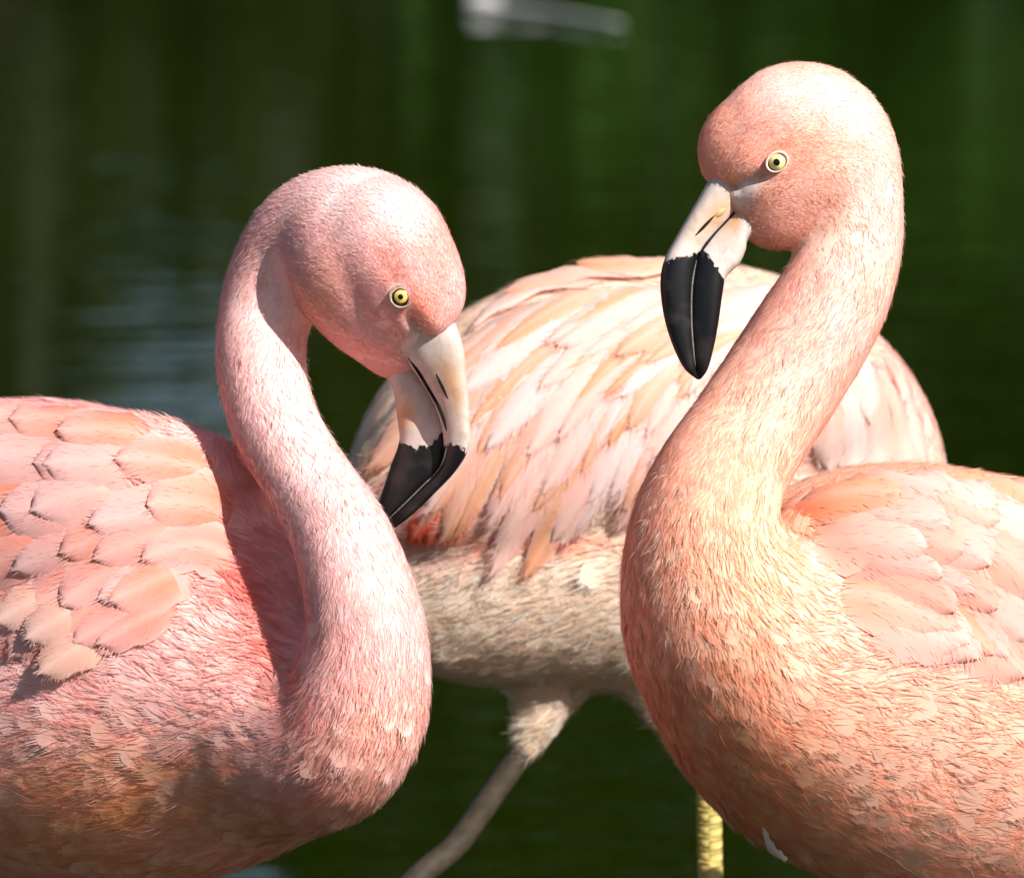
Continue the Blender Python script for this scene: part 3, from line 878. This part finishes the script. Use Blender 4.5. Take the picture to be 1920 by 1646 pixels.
        for k in range(NF):                            # ragged barbs round the tip
            v = k / (NF - 1) * 2 - 1
            for e in (-1, 1):
                flat.append(p + t * (l * (.66 - .30 * v * v))[:, None] + b * (wd * (v * .78 + e * .058))[:, None]); offs.append(lift * (.66 - .30 * v * v) ** 1.5 + l * .012 * (1 - v * v) + .0001); cols.append(c * 1.02); fu.append(l * 900); fv.append(v * wd * 700)
            rl = rng.uniform(.86, 1.16, m) - .26 * v * v
            flat.append(p + t * (l * rl)[:, None] + b * (wd * (v * rng.uniform(.85, 1.1, m) + rng.normal(0, .07, m)))[:, None]); offs.append(lift * rng.uniform(.7, 1.3, m)); cols.append(c * 1.06); fu.append(l * 900); fv.append(v * wd * 700)
        tot = len(flat)
        flat = np.stack(flat, 1); offs = np.stack([np.broadcast_to(q, (m,)) for q in offs], 1); cols = np.stack(cols, 1)
        fl = flat.reshape(-1, 3); near = skin.bvh.find_nearest
        res = [near(q) for q in fl.tolist()]
        pos = np.array([tuple(r[0]) for r in res]); nr = np.array([tuple(r[1]) for r in res])
        nr = norm(nr.reshape(m, tot, 3) * .6 + n[:, None] * .4)
        pos = pos.reshape(m, tot, 3) + nr * offs[..., None]
        base = (np.arange(m) * tot)[:, None]
        q = []
        for i in range(len(US) - 1):
            for j in range(4): q.append(base + np.array((i * 5 + j, (i + 1) * 5 + j, (i + 1) * 5 + j + 1, i * 5 + j + 1)))
        tr = [base + np.array((nvv + 3 * k, nvv + 3 * k + 2, nvv + 3 * k + 1)) for k in range(NF)]
        q = np.concatenate(q)
        P0 = pos.reshape(-1, 3)
        g = np.cross(P0[q[:, 2]] - P0[q[:, 0]], P0[q[:, 3]] - P0[q[:, 1]]); gn = np.repeat(n, 1, 0)
        owner = q[:, 0] // tot; flip = (g * n[owner]).sum(1) < 0
        q[flip] = q[flip][:, ::-1]
        tl = norm(n + rng.normal(0, .06, (m, 3)) - t * (lift / l * 1.2)[:, None])
        nrm_ = norm(nr * .6 + tl[:, None] * .5).reshape(-1, 3)
        cf = new_obj('contour_feathers', make_mesh('contour_feathers', P0, [q, np.concatenate(tr)], True, np.clip(cols.reshape(-1, 3), .01, .95),
                     {'fu': np.stack([np.broadcast_to(z, (m,)) for z in fu], 1).ravel(), 'fv': np.stack([np.broadcast_to(z, (m,)) for z in fv], 1).ravel()}, nrm_), MAT_FEATHER, body)
        cf['kind'] = 'stuff'
    for (x, y, rx, ry, dn, ln, wcol) in cfg.get('wisps', ()):      # loose wispy barbs
        g = np.exp(-(((fq[:, 0] - x) / rx) ** 2 + ((fq[:, 1] - y) / ry) ** 2) ** 1.5) * np.clip(toward * 4 + .8, 0, 1)
        p, n, (t,) = sample_surface(V, Q, VN, [T], dn * g)
        if not len(p): continue
        t = norm(t - n * (t * n).sum(1, keepdims=True))
        for k in range(6):
            an = vnoise(p * 90, 31) * .9 + rng.normal(0, .32, len(p)); b = np.cross(n, t)
            tt = t * np.cos(an)[:, None] + b * np.sin(an)[:, None]
            cc = np.array(wcol) * (1 + rng.normal(0, .05, (len(p), 1)))
            v1, q1, t1, c1, n1 = strands(p, n, tt, ln * rng.uniform(.6, 1.3, len(p)), np.full(len(p), .0007), np.clip(.22 + .2 * vnoise(p * 120, 32) + rng.normal(0, .1, len(p)), .03, .8), cc, .5, .15)
            VV.append(v1); QQ.append(q1 + o); TT.append(t1 + o); CC.append(c1); NN.append(n1); o += len(v1)
    me = make_mesh('plumage', np.concatenate(VV), [np.concatenate(QQ), np.concatenate(TT)], True, np.concatenate(CC), None, np.concatenate(NN))
    pl = new_obj('plumage', me, MAT_STRAND, body); pl['kind'] = 'stuff'
    return root, body, skin

def settle(root):
    """children were built in world space: cancel the root's offset"""
    off = root.location.copy()
    for ch in root.children:
        ch.matrix_parent_inverse.identity()
        ch.location = ch.location - off

PALE = (.90, .62, .58)
PINK = (.91, .45, .41); CORAL = (.86, .33, .20); ORANGE = (.85, .36, .17); PEACH = (.91, .56, .44); CREAM = (.91, .75, .62)
WHITE = (.91, .74, .71); GREY = (.55, .50, .47); SCARLET = (.75, .07, .02); APR_SHADE = (.84, .40, .20)  # the apricot includes the orange of the belly shade, painted in

A_sp = [(765, 600, .004, 70, 54, .004), (738, 560, .004, 105, 82, .0045), (695, 485, .004, 148, 110, .005),
        (640, 440, .025, 118, 100, .006), (575, 452, .042, 99, 90, .006), (522, 522, .052, 86, 82, .007), (493, 610, .048, 76, 76, .008),
        (491, 700, .03, 75, 75, .008), (520, 805, .01, 74, 74, .009), (577, 900, -.01, 74, 74, .0095), (632, 990, -.035, 82, 82, .010),
        (668, 1090, -.05, 93, 95, .011), (688, 1200, -.055, 104, 110, .013), (668, 1320, -.045, 126, 135, .015),
        (604, 1395, -.01, 148, 165, .017), (470, 1295, .06, 290, 235, .019), (290, 1246, .11, 408, 290, .02), (110, 1212, .16, 452, 300, .02),
        (-150, 1220, .22, 445, 280, .02), (-400, 1150, .28, 280, 200, .02), (-600, 1120, .32, 120, 90, .02)]
A_wing = [(380, 960, .06, 140, 90), (260, 1000, .05, 215, 125), (120, 1005, .07, 235, 130), (-100, 1000, .11, 235, 120), (-330, 1000, .17, 190, 90)]

B_sp = [(1425, 325, 0, 70, 58, .004), (1450, 320, 0, 105, 86, .0045), (1500, 280, .0, 157, 118, .005),
        (1560, 318, .01, 118, 105, .006), (1592, 400, .01, 90, 88, .006), (1592, 470, .01, 87, 86, .007), (1567, 550, .0, 93, 92, .008),
        (1520, 630, -.005, 101, 98, .008), (1460, 725, -.01, 103, 100, .009), (1400, 815, -.02, 104, 102, .010), (1346, 905, -.03, 113, 114, .011),
        (1320, 1000, -.03, 130, 138, .013), (1335, 1100, -.02, 160, 175, .015), (1380, 1190, 0, 196, 220, .017),
        (1480, 1268, .04, 250, 268, .019), (1640, 1260, .09, 382, 325, .02), (1850, 1310, .15, 400, 325, .02), (2100, 1330, .22, 370, 300, .02),
        (2350, 1330, .3, 220, 180, .02), (2500, 1330, .34, 100, 80, .02)]
B_wing = [(1560, 1020, .02, 110, 70), (1680, 1060, .01, 175, 110), (1830, 1100, .03, 205, 130), (2020, 1140, .08, 210, 120), (2250, 1180, .16, 170, 90)]

C_sp = [(1290, 800, .70, 70, 60, .006), (1340, 770, .72, 100, 85, .006), (1430, 760, .74, 75, 75, .008), (1540, 830, .74, 75, 75, .009), (1630, 960, .70, 85, 85, .010), (1640, 1040, .62, 120, 110, .014),
        (1560, 960, .56, 210, 190, .014), (1400, 882, .50, 348, 290, .014), (1200, 895, .47, 396, 300, .015), (1012, 925, .44, 350, 265, .015),
        (890, 1035, .42, 235, 185, .015), (710, 1085, .40, 140, 90, .015), (600, 1120, .39, 60, 50, .02)]
C_wing = [(1560, 760, .42, 120, 70), (1420, 730, .385, 180, 115), (1250, 760, .365, 215, 130), (1080, 790, .355, 225, 125), (920, 850, .35, 190, 105), (780, 910, .35, 110, 65)]
C_thl = [(1060, 1160, .45, 120, 90), (1028, 1275, .45, 70, 62), (1006, 1350, .45, 36, 36), (982, 1420, .45, 15, 16)]
C_thr = [(1240, 1200, .46, 120, 100), (1285, 1330, .46, 62, 60), (1328, 1450, .45, 24, 24)]

CD = .15
A_fore = [(715, 440, -.016, 100, 80), (760, 510, -.024, 95, 74), (790, 556, -.022, 75, 58)]
A_chk = [(680, 525, .024, 128, 96), (733, 615, .026, 74, 62), (746, 655, .022, 46, 46)]
A_lore = [(760, 590, 0, 56, 60), (784, 628, .002, 32, 38)]
B_fore = [(1490, 280, 0, 120, 95), (1430, 280, 0, 98, 80), (1397, 282, 0, 81, 64)]
B_chk = [(1500, 310, 0, 128, 104), (1462, 385, 0, 72, 72), (1444, 410, 0, 42, 46)]
B_lore = [(1450, 320, 0, 60, 66), (1418, 348, 0, 32, 38)]
for ch_ in (C_sp, C_wing, C_thl, C_thr):
    for i_, q_ in enumerate(ch_): ch_[i_] = (q_[0], q_[1], q_[2] + CD) + tuple(q_[3:])
# ---- A
LID_A = dict()
A = dict(label='pink flamingo with its head curled down, bill tip tucked behind its own neck', foot=(-0.22, 0.16, -0.22), seed=3,
         ruffle=[(370, 1420, 170, 130, 1.0), (250, 1330, 120, 60, .8)], chains=[(A_sp, 70), (A_wing, 14), (A_fore, 8), (A_chk, 10), (A_lore, 6)], base=(.91, .55, .51), tufts=11000,
         dents=[(770, 596, 808, 645, 0, 10, .006), (735, 500, 752, 540, 0, 14, .0022), (720, 560, 730, 610, 0, 16, .002), (790, 560, 815, 615, 0, 24, -.003)],
         bald=[(752, 556, 24), (790, 640, 16), (775, 655, 18)],
         blobs=[(680, 380, 150, 70, 20, WHITE, .75), (820, 500, 45, 110, 10, (.88, .42, .36), .8), (785, 580, 28, 60, -30, CORAL, .55), (740, 500, 30, 60, -20, (.72, .28, .2), .5),
                (790, 640, 24, 42, -30, (.66, .60, .58), .95), (770, 668, 16, 34, -20, (.55, .48, .45), .9), (835, 630, 30, 26, 0, (.80, .60, .56), .5),
                (600, 900, 120, 400, -28, (.91, .67, .64), .75), (600, 560, 50, 60, 0, (.80, .45, .28), .5),
                (400, 1050, 120, 300, -25, (.92, .60, .54), .8), (150, 950, 220, 200, 0, PINK, .5), (80, 1080, 120, 90, 0, CORAL, .4),
                (480, 1150, 60, 220, -20, (.75, .22, .18), .75), (300, 1540, 480, 150, 0, APR_SHADE, .85), (600, 1450, 120, 120, 0, PINK, .5), (720, 1380, 110, 110, 0, PEACH, .5)],  # dark red strip: tone of the neck's shadow painted into the plumage
         notuft=[(200, 1000, 330, 240), (430, 1050, 140, 330)],
         wisps=[(360, 1400, 160, 110, 3000, .014, (.86, .56, .5)), (690, 1400, 90, 110, 2500, .012, (.88, .62, .55)), (640, 1180, 40, 200, 3000, .009, (.86, .56, .5))])
rootA, bodyA, skinA = bird(A)
B = dict(label='peach flamingo with upright neck and head turned down facing the other birds', foot=(0.33, 0.14, -0.22), seed=5,
         ruffle=[(1600, 1420, 260, 110, .9), (1760, 1500, 200, 110, .9), (1300, 1300, 90, 120, .5)], chains=[(B_sp, 70), (B_wing, 14), (B_fore, 8), (B_chk, 8), (B_lore, 6)], base=(.91, .51, .37), tufts=11000,
         dents=[(1436, 330, 1380, 352, 0, 9, .007), (1380, 352, 1330, 350, 0, 10, .003), (1490, 260, 1515, 235, 0, 14, .002), (1390, 300, 1360, 320, 0, 30, -.002)],
         bald=[(1457, 304, 22), (1405, 350, 18), (1385, 372, 18)],
         blobs=[(1500, 170, 170, 70, 15, WHITE, .75), (1640, 330, 60, 200, -10, WHITE, .6), (1440, 250, 110, 80, 0, (.90, .50, .44), .5), (1480, 285, 60, 40, -35, CORAL, .5),
                (1400, 345, 36, 18, -30, (.64, .56, .52), .95), (1390, 375, 22, 30, 0, (.66, .57, .53), .95), (1490, 380, 90, 60, -20, (.90, .58, .53), .5),
                (1560, 600, 120, 260, 30, (.91, .62, .57), .7), (1400, 850, 160, 200, 30, PEACH, .6), (1390, 1040, 150, 220, 0, (.92, .58, .41), .7),
                (1250, 1350, 150, 180, 40, ORANGE, .45), (1420, 1500, 200, 130, 40, APR_SHADE, .7), (1700, 1180, 200, 120, 0, PINK, .4), (1800, 1400, 200, 160, 0, (.86, .58, .46), .5)],
         notuft=[(1720, 1060, 250, 190)],
         wisps=[(1235, 1080, 50, 220, 16000, .012, (.90, .66, .56)), (1330, 1280, 120, 90, 2500, .014, (.88, .56, .42)), (1600, 1400, 240, 110, 2000, .014, (.86, .6, .5)), (1720, 1500, 180, 80, 2000, .014, (.8, .58, .46))])
rootB, bodyB, skinB = bird(B)
C = dict(label='pale flamingo standing behind the other two with long loose wing feathers and white belly', foot=(0.12, 0.77, -0.22), seed=9,
         chains=[(C_sp, 60), (C_wing, 16), (C_thl, 8), (C_thr, 8)], base=CREAM, csize=2.1, cover=.9,
         blobs=[(1250, 700, 420, 230, 0, (.87, .62, .52), .8), (1650, 800, 130, 180, 0, PINK, .6), (800, 960, 130, 90, 0, PINK, .6), (1000, 1020, 200, 22, 0, CORAL, .5)],
         notuft=[(1150, 760, 560, 270)],
         wisps=[(900, 1130, 170, 80, 4000, .018, (.9, .82, .72)), (1100, 1150, 100, 90, 4000, .018, (.9, .8, .7)), (850, 1030, 120, 26, 16000, .022, (.9, .74, .66)), (1210, 1330, 60, 60, 14000, .02, (.9, .82, .72)), (1000, 1330, 80, 60, 14000, .02, (.8, .72, .6))])
rootC, bodyC, skinC = bird(C)

# ------------------------------------------------------------------ wings of vane feathers
def mixcol(a, b, f): return np.array(a) * (1 - f)[:, None] + np.array(b) * f[:, None]
def feather_colour(main, tipc, edge=None, start=.55):
    main = np.array(main) * random.uniform(.90, .98); tipc = np.array(tipc) * .94; edge = None if edge is None else np.array(edge) * .94
    def f(u, v):
        k = np.clip((u - start) / (1 - start), 0, 1) ** 1.1
        c = mixcol(main, tipc, k)
        c[:, 1:] = c[:, 1:] ** 1.10
        if edge is not None: c = c * (1 - (np.abs(v) ** 4)[:, None] * .6) + np.array(edge) * (np.abs(v) ** 4)[:, None] * .6
        return c
    return f

def wing_base(root, name='wing'):
    return new_obj(name, None, None, root)

def wing_rows(root, skin, lower, upper, tiers, per, dirf, len0, len1, wid0, wid1, pal, lift=(.002, .006), jit=14, seed=1, shape=.55, bow=(0, 0), camber=.0024, ljit=0, curl=.07, l0=.0004):
    random.seed(seed)
    w = new_obj('wing', None, None, root)
    lo = np.array(lower, float); up = np.array(upper, float)
    for t in range(tiers):
        f = t / max(1, tiers - 1)
        n = per[t] if isinstance(per, (list, tuple)) else per
        line = catmull(lo * (1 - f) + up * f + np.array(bow) * 4 * f * (1 - f) * np.linspace(1, 0, len(lo))[:, None], n)
        for i in range(n):
            q = line[i] + np.array((random.gauss(0, jit), random.gauss(0, jit)))
            q = q + dirf(*q) * random.uniform(-ljit, ljit)
            main, tipc, edge, st = pal(q, f, i / max(1, n - 1))
            feather(skin, w, q, (len0 + (len1 - len0) * f) * random.uniform(.85, 1.15), (wid0 + (wid1 - wid0) * f) * random.uniform(.72, 1.25), dirf,
                    feather_colour(main, tipc, edge, st), lift0=l0 + .0005 * t, lift1=l0 + random.uniform(*lift) + .0005 * t, camber=camber, curl=random.gauss(0, curl), shape=shape)
    return w

# C: long loose scapulars and tertials
dirC = dir_field([(1150, 510, -1, .12), (1350, 560, -1, .15), (900, 620, -.8, .6), (1000, 800, -.55, .83), (1150, 850, -.42, .9), (750, 900, -.66, .75), (1050, 640, -.88, .48),
                  (1250, 650, -.85, .52), (1300, 800, -.5, .86), (900, 950, -.4, .92), (1450, 700, -.6, .8), (1600, 700, -.2, 1), (1650, 800, .1, 1), (1560, 850, -.3, 1)])
def palC(q, f, s):
    k = random.random()
    main = random.choice([(.92, .60, .53), (.92, .54, .46), (.92, .66, .58), (.90, .62, .58)])
    if k < .30: return main, (.88, .47, .30), None, .3
    if k < .42: return (.87, .56, .42), (.86, .40, .20), (.88, .66, .58), .3
    if k < .55: return (.90, .68, .63), (.88, .70, .66), (.9, .62, .56), .4
    return main, (.92, .63, .55), None, .5
wC0 = new_obj('wing', None, None, rootC)
random.seed(3)
for (x, y, L_, w_) in [(768, 1012, 150, 46), (800, 1016, 150, 50), (838, 1012, 140, 50), (925, 1046, 120, 40), (1000, 1040, 130, 50), (1045, 1024, 130, 46)]:
    feather(skinC, wC0, (x, y), L_, w_, dirC, feather_colour((.92, .34, .24), (.90, .13, .04), None, .3), .0022, .0034)
wing_rows(rootC, skinC, [(690, 885), (742, 945), (806, 935), (885, 1010), (965, 1022), (1050, 1000), (1150, 955), (1215, 920)],
          [(1230, 512), (1270, 535), (1310, 570), (1350, 610), (1380, 650), (1400, 700), (1430, 740), (1460, 780)],
          7, [20, 19, 18, 16, 15, 14, 12], dirC, 480, 340, 70, 60, palC, (.0008, .003), 12, 4, .35, (-95, -100), .002, 55, .06, .0030)
random.seed(14)
dirC2 = dir_field([(1560, 650, -.15, 1), (1650, 700, .25, 1), (1720, 850, .3, 1), (1560, 850, -.15, 1), (1640, 850, .08, 1)])
wC2 = new_obj('wing', None, None, rootC)   # bent wing joint beyond the second bird's neck
for (x, y, L_, w_, m_, t_) in [(1640, 905, 330, 90, (.86, .52, .43), (.86, .60, .54)), (1700, 905, 330, 95, (.86, .50, .40), (.86, .56, .46)), (1590, 890, 300, 80, (.87, .62, .56), (.87, .64, .58)), (1545, 880, 260, 80, (.86, .50, .40), (.87, .66, .6)),
                               (1670, 800, 280, 80, (.87, .50, .38), (.86, .46, .30)), (1620, 790, 260, 80, (.87, .58, .5), (.87, .68, .62)), (1720, 880, 330, 70, (.86, .52, .43), (.86, .58, .5))]:
    feather(skinC, wC2, (x, y), L_, w_, dirC2, feather_colour(m_, t_), .0026, random.uniform(.003, .005), camber=.004)

# A: rounded coverts of the folded wing
dirA = dir_field([(300, 850, -.95, -.28), (100, 800, -1, -.05), (100, 900, -.98, .12), (200, 1000, -.95, .25), (300, 1120, -.85, .5), (100, 1150, -.85, .55), (40, 1240, -.7, .75), (420, 1000, -.75, -.45), (200, 1220, -.9, .5), (0, 1000, -.98, .2)])
def palA(q, f, s):
    k = random.random(); lowr = np.clip((q[1] - 850) / 350, 0, 1)
    if k < .45: return (.90, .32, .24), (.92, .50, .45), (.92, .56, .52), .45
    if k < .80: return (.90, .42, .35), (.92, .57, .54), None, .4
    return (.90, .30, .19), (.92, .48, .41), (.92, .54, .49), .5
wing_rows(rootA, skinA, [(-120, 800), (-110, 880), (-100, 980), (-80, 1080), (-40, 1170), (20, 1240)],
          [(170, 800), (210, 880), (240, 960), (250, 1040), (240, 1120), (220, 1190)], 5, [6, 6, 6, 6, 6], dirA, 300, 240, 135, 110, palA, (.0008, .0026), 16, 8, .62, (0, 0), .0042, 30, .14)
wA2 = new_obj('wing', None, None, rootA)
random.seed(2)
for (x, y, L_, w_, m_, t_, l_) in [(70, 1235, 150, 70, (.8, .2, .1), SCARLET, .001), (20, 1225, 150, 80, (.8, .2, .1), SCARLET, .001), (85, 1262, 190, 85, (.80, .46, .36), (.70, .45, .38), .010), (60, 1200, 180, 90, (.82, .46, .36), (.66, .45, .4), .009), (0, 1170, 180, 80, (.84, .48, .38), (.72, .5, .44), .007)]:  # last three: shade of the wing fold put into grey-brown tips
    feather(skinA, wA2, (x, y), L_, w_, dirA, feather_colour(m_, t_), .0006, l_, camber=.004)

# B: broad coverts
dirB = dir_field([(1550, 900, .95, -.2), (1700, 890, 1, .1), (1850, 950, .86, .5), (1700, 1050, .93, .3), (1850, 1150, .75, .65), (1600, 1100, 1, .12), (1880, 1230, .6, .8), (1550, 1000, .95, -.1), (1980, 1050, .7, .7)])
def palB(q, f, s):
    k = random.random()
    if k < .4: return (.91, .38, .26), (.91, .46, .37), (.91, .53, .46), .4
    if k < .72: return (.91, .45, .36), (.91, .51, .44), None, .4
    if k < .87: return (.86, .52, .42), (.86, .57, .49), (.87, .52, .40), .4
    return (.87, .34, .17), (.87, .44, .30), (.87, .54, .42), .3
wing_rows(rootB, skinB, [(2040, 960), (2050, 1040), (2040, 1120), (2000, 1200), (1930, 1260), (1850, 1262)],
          [(1700, 912), (1730, 965), (1745, 1020), (1760, 1080), (1770, 1130), (1770, 1175)], 5, [7, 7, 6, 6, 6], dirB, 330, 260, 150, 120, palB, (.0007, .0024), 16, 12, .62, (0, 0), .0042, 30, .14)

dl = dir_field([(1455, 1575, .72, .69), (1500, 1600, .8, .6)])
feather(skinB, bodyB, (1480, 1597), 72, 15, dl, feather_colour((.92, .86, .8), (.92, .86, .8)), .0085, .0055, camber=.003, name='loose_feather', shape=.2, rag=.4)

# ------------------------------------------------------------------ bills
def bill_col(orange_c, o_lo, o_hi):
    def f(st, cl):
        base = np.array((.60, .50, .45)); c = np.tile(base, (len(st), 1))
        k = np.exp(-((st - o_lo) / o_hi) ** 2 - ((cl - orange_c) / .6) ** 2)[:, None] * .9
        c = c * (1 - k) + np.array((.62, .31, .15)) * k
        g = np.clip((1.6 - st) / 1.2, 0, 1)[:, None] * .4
        return c * (1 - g) + np.array((.50, .45, .42)) * g
    return f
cul = [(835, 560), (866, 640), (874, 700), (880, 770), (880, 835), (857, 880), (815, 925), (770, 968), (725, 1000), (690, 1020)]
tom = [(760, 600), (770, 672), (792, 712), (820, 765), (834, 825), (826, 878), (790, 915), (748, 955), (708, 992), (685, 1018)]
gon = [(700, 660), (735, 728), (742, 765), (747, 800), (748, 830), (732, 875), (717, 920), (700, 960), (680, 1000), (676, 1016)]
dps = [56, 50, 43, 37, 33, 30, 27, 23, 16, 6]; dds = [-.004, -.003, 0, .003, .006, .01, .015, .02, .026, .03]; ddl = [.026, .024, .020, .017, .016, .017, .020, .023, .027, .03]
billA = new_obj('bill', None, None, rootA)
sh = lambda e, o, k: [(x + (o_[0] - x) * k, y + (o_[1] - y) * k) for (x, y), o_ in zip(e, o)]
upA, bvA = mandible('upper_mandible', billA, sh(tom, cul, -.05), cul, dps, [4.2, 4.0, 4.3], dds, bill_col(.2, 2.2, 1.0), tilt=-.004)
loA, bvA2 = mandible('lower_mandible', billA, sh(tom, gon, -.05), gon, [d * .96 for d in dps], [3.6, 4.35, 3.95], ddl, bill_col(.6, 2.6, .8), tilt=.004)
patch_blob('nostril', upA, MAT_DARK, bvA, (816, 697), (842, 752), 7)
culB = [(1352, 300), (1322, 350), (1298, 392), (1270, 440), (1246, 486), (1238, 530), (1244, 590), (1260, 645), (1282, 690), (1306, 711)]
tomB = [(1440, 345), (1400, 372), (1368, 408), (1335, 443), (1310, 478), (1298, 530), (1296, 590), (1299, 645), (1304, 688), (1311, 712)]
gonB = [(1445, 430), (1405, 450), (1398, 470), (1386, 495), (1362, 520), (1355, 550), (1348, 600), (1340, 645), (1328, 690), (1316, 709)]
ddsB = [0, -.002, -.005, -.008, -.011, -.013, -.014, -.014, -.014, -.014]
billB = new_obj('bill', None, None, rootB)
upB, bvB = mandible('upper_mandible', billB, sh(tomB, culB, -.05), culB, [60, 56, 50, 45, 42, 38, 31, 24, 16, 5], [3.85, 4.0, 4.05], ddsB, bill_col(-.2, 2.0, 1.1))
loB, bvB2 = mandible('lower_mandible', billB, sh(tomB, gonB, -.05), gonB, [56, 52, 46, 41, 38, 34, 28, 22, 15, 5], [3.6, 3.75, 4.3], ddsB, bill_col(-.6, 1.8, .7))
patch_blob('nostril', upB, simple_mat('nostril_ochre', (.42, .24, .07), .6, .3, (.55, .42, .22), 300), bvB, (1334, 414), (1368, 386), 20, push=-.0029)
patch_blob('nostril_slit', upB, MAT_DARK, bvB, (1304, 442), (1340, 404), 6)

def mouth_line(parent, bvs, pts, w, mat, name='mouth_line', push=.0004):
    path = []
    for q in catmull(np.array(pts, float), 30):
        d = P(q[0], q[1], 0) - CAM; d /= np.linalg.norm(d); best = None
        for bv in bvs:
            h = bv.ray_cast(Vector(CAM), Vector(d))
            if h[0] is not None and (best is None or h[3] < best[3]): best = h
        if best is not None: path.append(np.array(best[0]) - d * push)
    if len(path) < 4: return
    path = np.array(path)
    for _ in range(3): path[1:-1] = (path[:-2] + 2 * path[1:-1] + path[2:]) / 4
    n = len(path); v, f = tube(path, M(w) * .5 * np.clip(np.sin(np.linspace(.15, math.pi - .15, n)) * 1.6, .2, 1), 7)
    new_obj(name, make_mesh(name, v, f), mat, parent)
MAT_LINE = simple_mat('bill_edge_grey', (.10, .09, .085), .5, .3, (.22, .2, .18), 800)
mouth_line(billA, [bvA, bvA2], [(766, 672), (784, 696), (803, 728), (820, 757), (831, 782), (837, 808)], 8, MAT_DARK)
mouth_line(billA, [bvA, bvA2], [(838, 830), (834, 856), (822, 882), (790, 914), (750, 953), (725, 976)], 4, MAT_LINE)
mouth_line(billB, [bvB, bvB2], [(1400, 372), (1368, 408), (1336, 443), (1312, 476)], 7, MAT_DARK)
mouth_line(billB, [bvB, bvB2], [(1306, 488), (1298, 530), (1296, 590), (1299, 645), (1304, 688)], 4, MAT_LINE)
eye(rootA, skinA, 752, 556, 24, 12.5, 35, 1.0, MAT_IRIS, lid=simple_mat('eyelid_brown', (.30, .20, .13), .5, .35, (.5, .4, .3), 700))
eye(rootB, skinB, 1457, 304, 20, 15, 35, 1.22, MAT_IRIS_B, sink=.5)

# ------------------------------------------------------------------ legs
def wp(px, py, d): return P(px, py, d)
def drop(p, z): q = np.array(p, float); q[2] = z; return q
BED = -0.235
hip = P(1006, 1372, .45 + CD); hk = P(730, 1764, .44 + CD)
leg(rootC, [hip, (hip + hk) / 2, hk, hk * .5 + drop(hk + np.array((.03, .05, 0)), BED) * .5, drop(hk + np.array((.03, .05, 0)), BED)], .0102, MAT_LEG_SHADE)
hip = P(1328, 1440, .45 + CD); k2 = P(1333, 1760, .45 + CD); ft = drop(P(1330, 1760, .47 + CD), BED)
leg(rootC, [hip, (hip + k2) / 2, k2, (k2 + ft) / 2, ft], .0103, MAT_LEG, (P(1330, 1470, .45 + CD)[2], P(1330, 1665, .45 + CD)[2], 8))
for root, xa, d in ((rootA, 200, .13), (rootA, 60, .26), (rootB, 1760, .06), (rootB, 1860, .2)):
    h_ = P(xa, 1560, d); k_ = drop(h_, .33) + np.array((-.02 if root == rootA else .02, 0, 0)); f_ = drop(h_, BED)
    leg(root, [h_, (h_ + k_) / 2, k_, (k_ + f_) / 2, f_], .009, MAT_LEG)

for r in (rootA, rootB, rootC): settle(r)

# ------------------------------------------------------------------ things floating on the pond
def on_water(px, py):
    d = P(px, py, 0) - CAM; t = -CAM[2] / d[2]; return CAM + d * t
a_ = on_water(885, 20); b_ = on_water(1165, 58)
mid = (a_ + b_) / 2 + np.array((0, .05, 0))
pth = catmull([a_, a_ * .7 + mid * .3, mid, b_], 16); pth[:, 2] = .012
ff = new_obj('floating_stick', None); ff.location = a_
tag(ff, 'pale bleached stick with a knobbly end floating on the dark pond', 'stick')
MAT_PALE = simple_mat('bleached_wood', (.50, .47, .46), .6, .3, (.66, .64, .63), 40)
v, f = tube(pth - a_ , np.concatenate(([.006], np.linspace(.008, .005, 14), [.003])), 10)
new_obj('shaft', make_mesh('shaft', v, f), MAT_PALE, ff)
v, f = tube(catmull([(-.012, 0, .01), (.008, 0, .014), (.035, -.004, .014), (.06, -.01, .01)], 12), .018 * np.sin(np.linspace(.25, 2.9, 12)) ** .7, 12)
new_obj('knob', make_mesh('knob', v, f), MAT_PALE, ff)
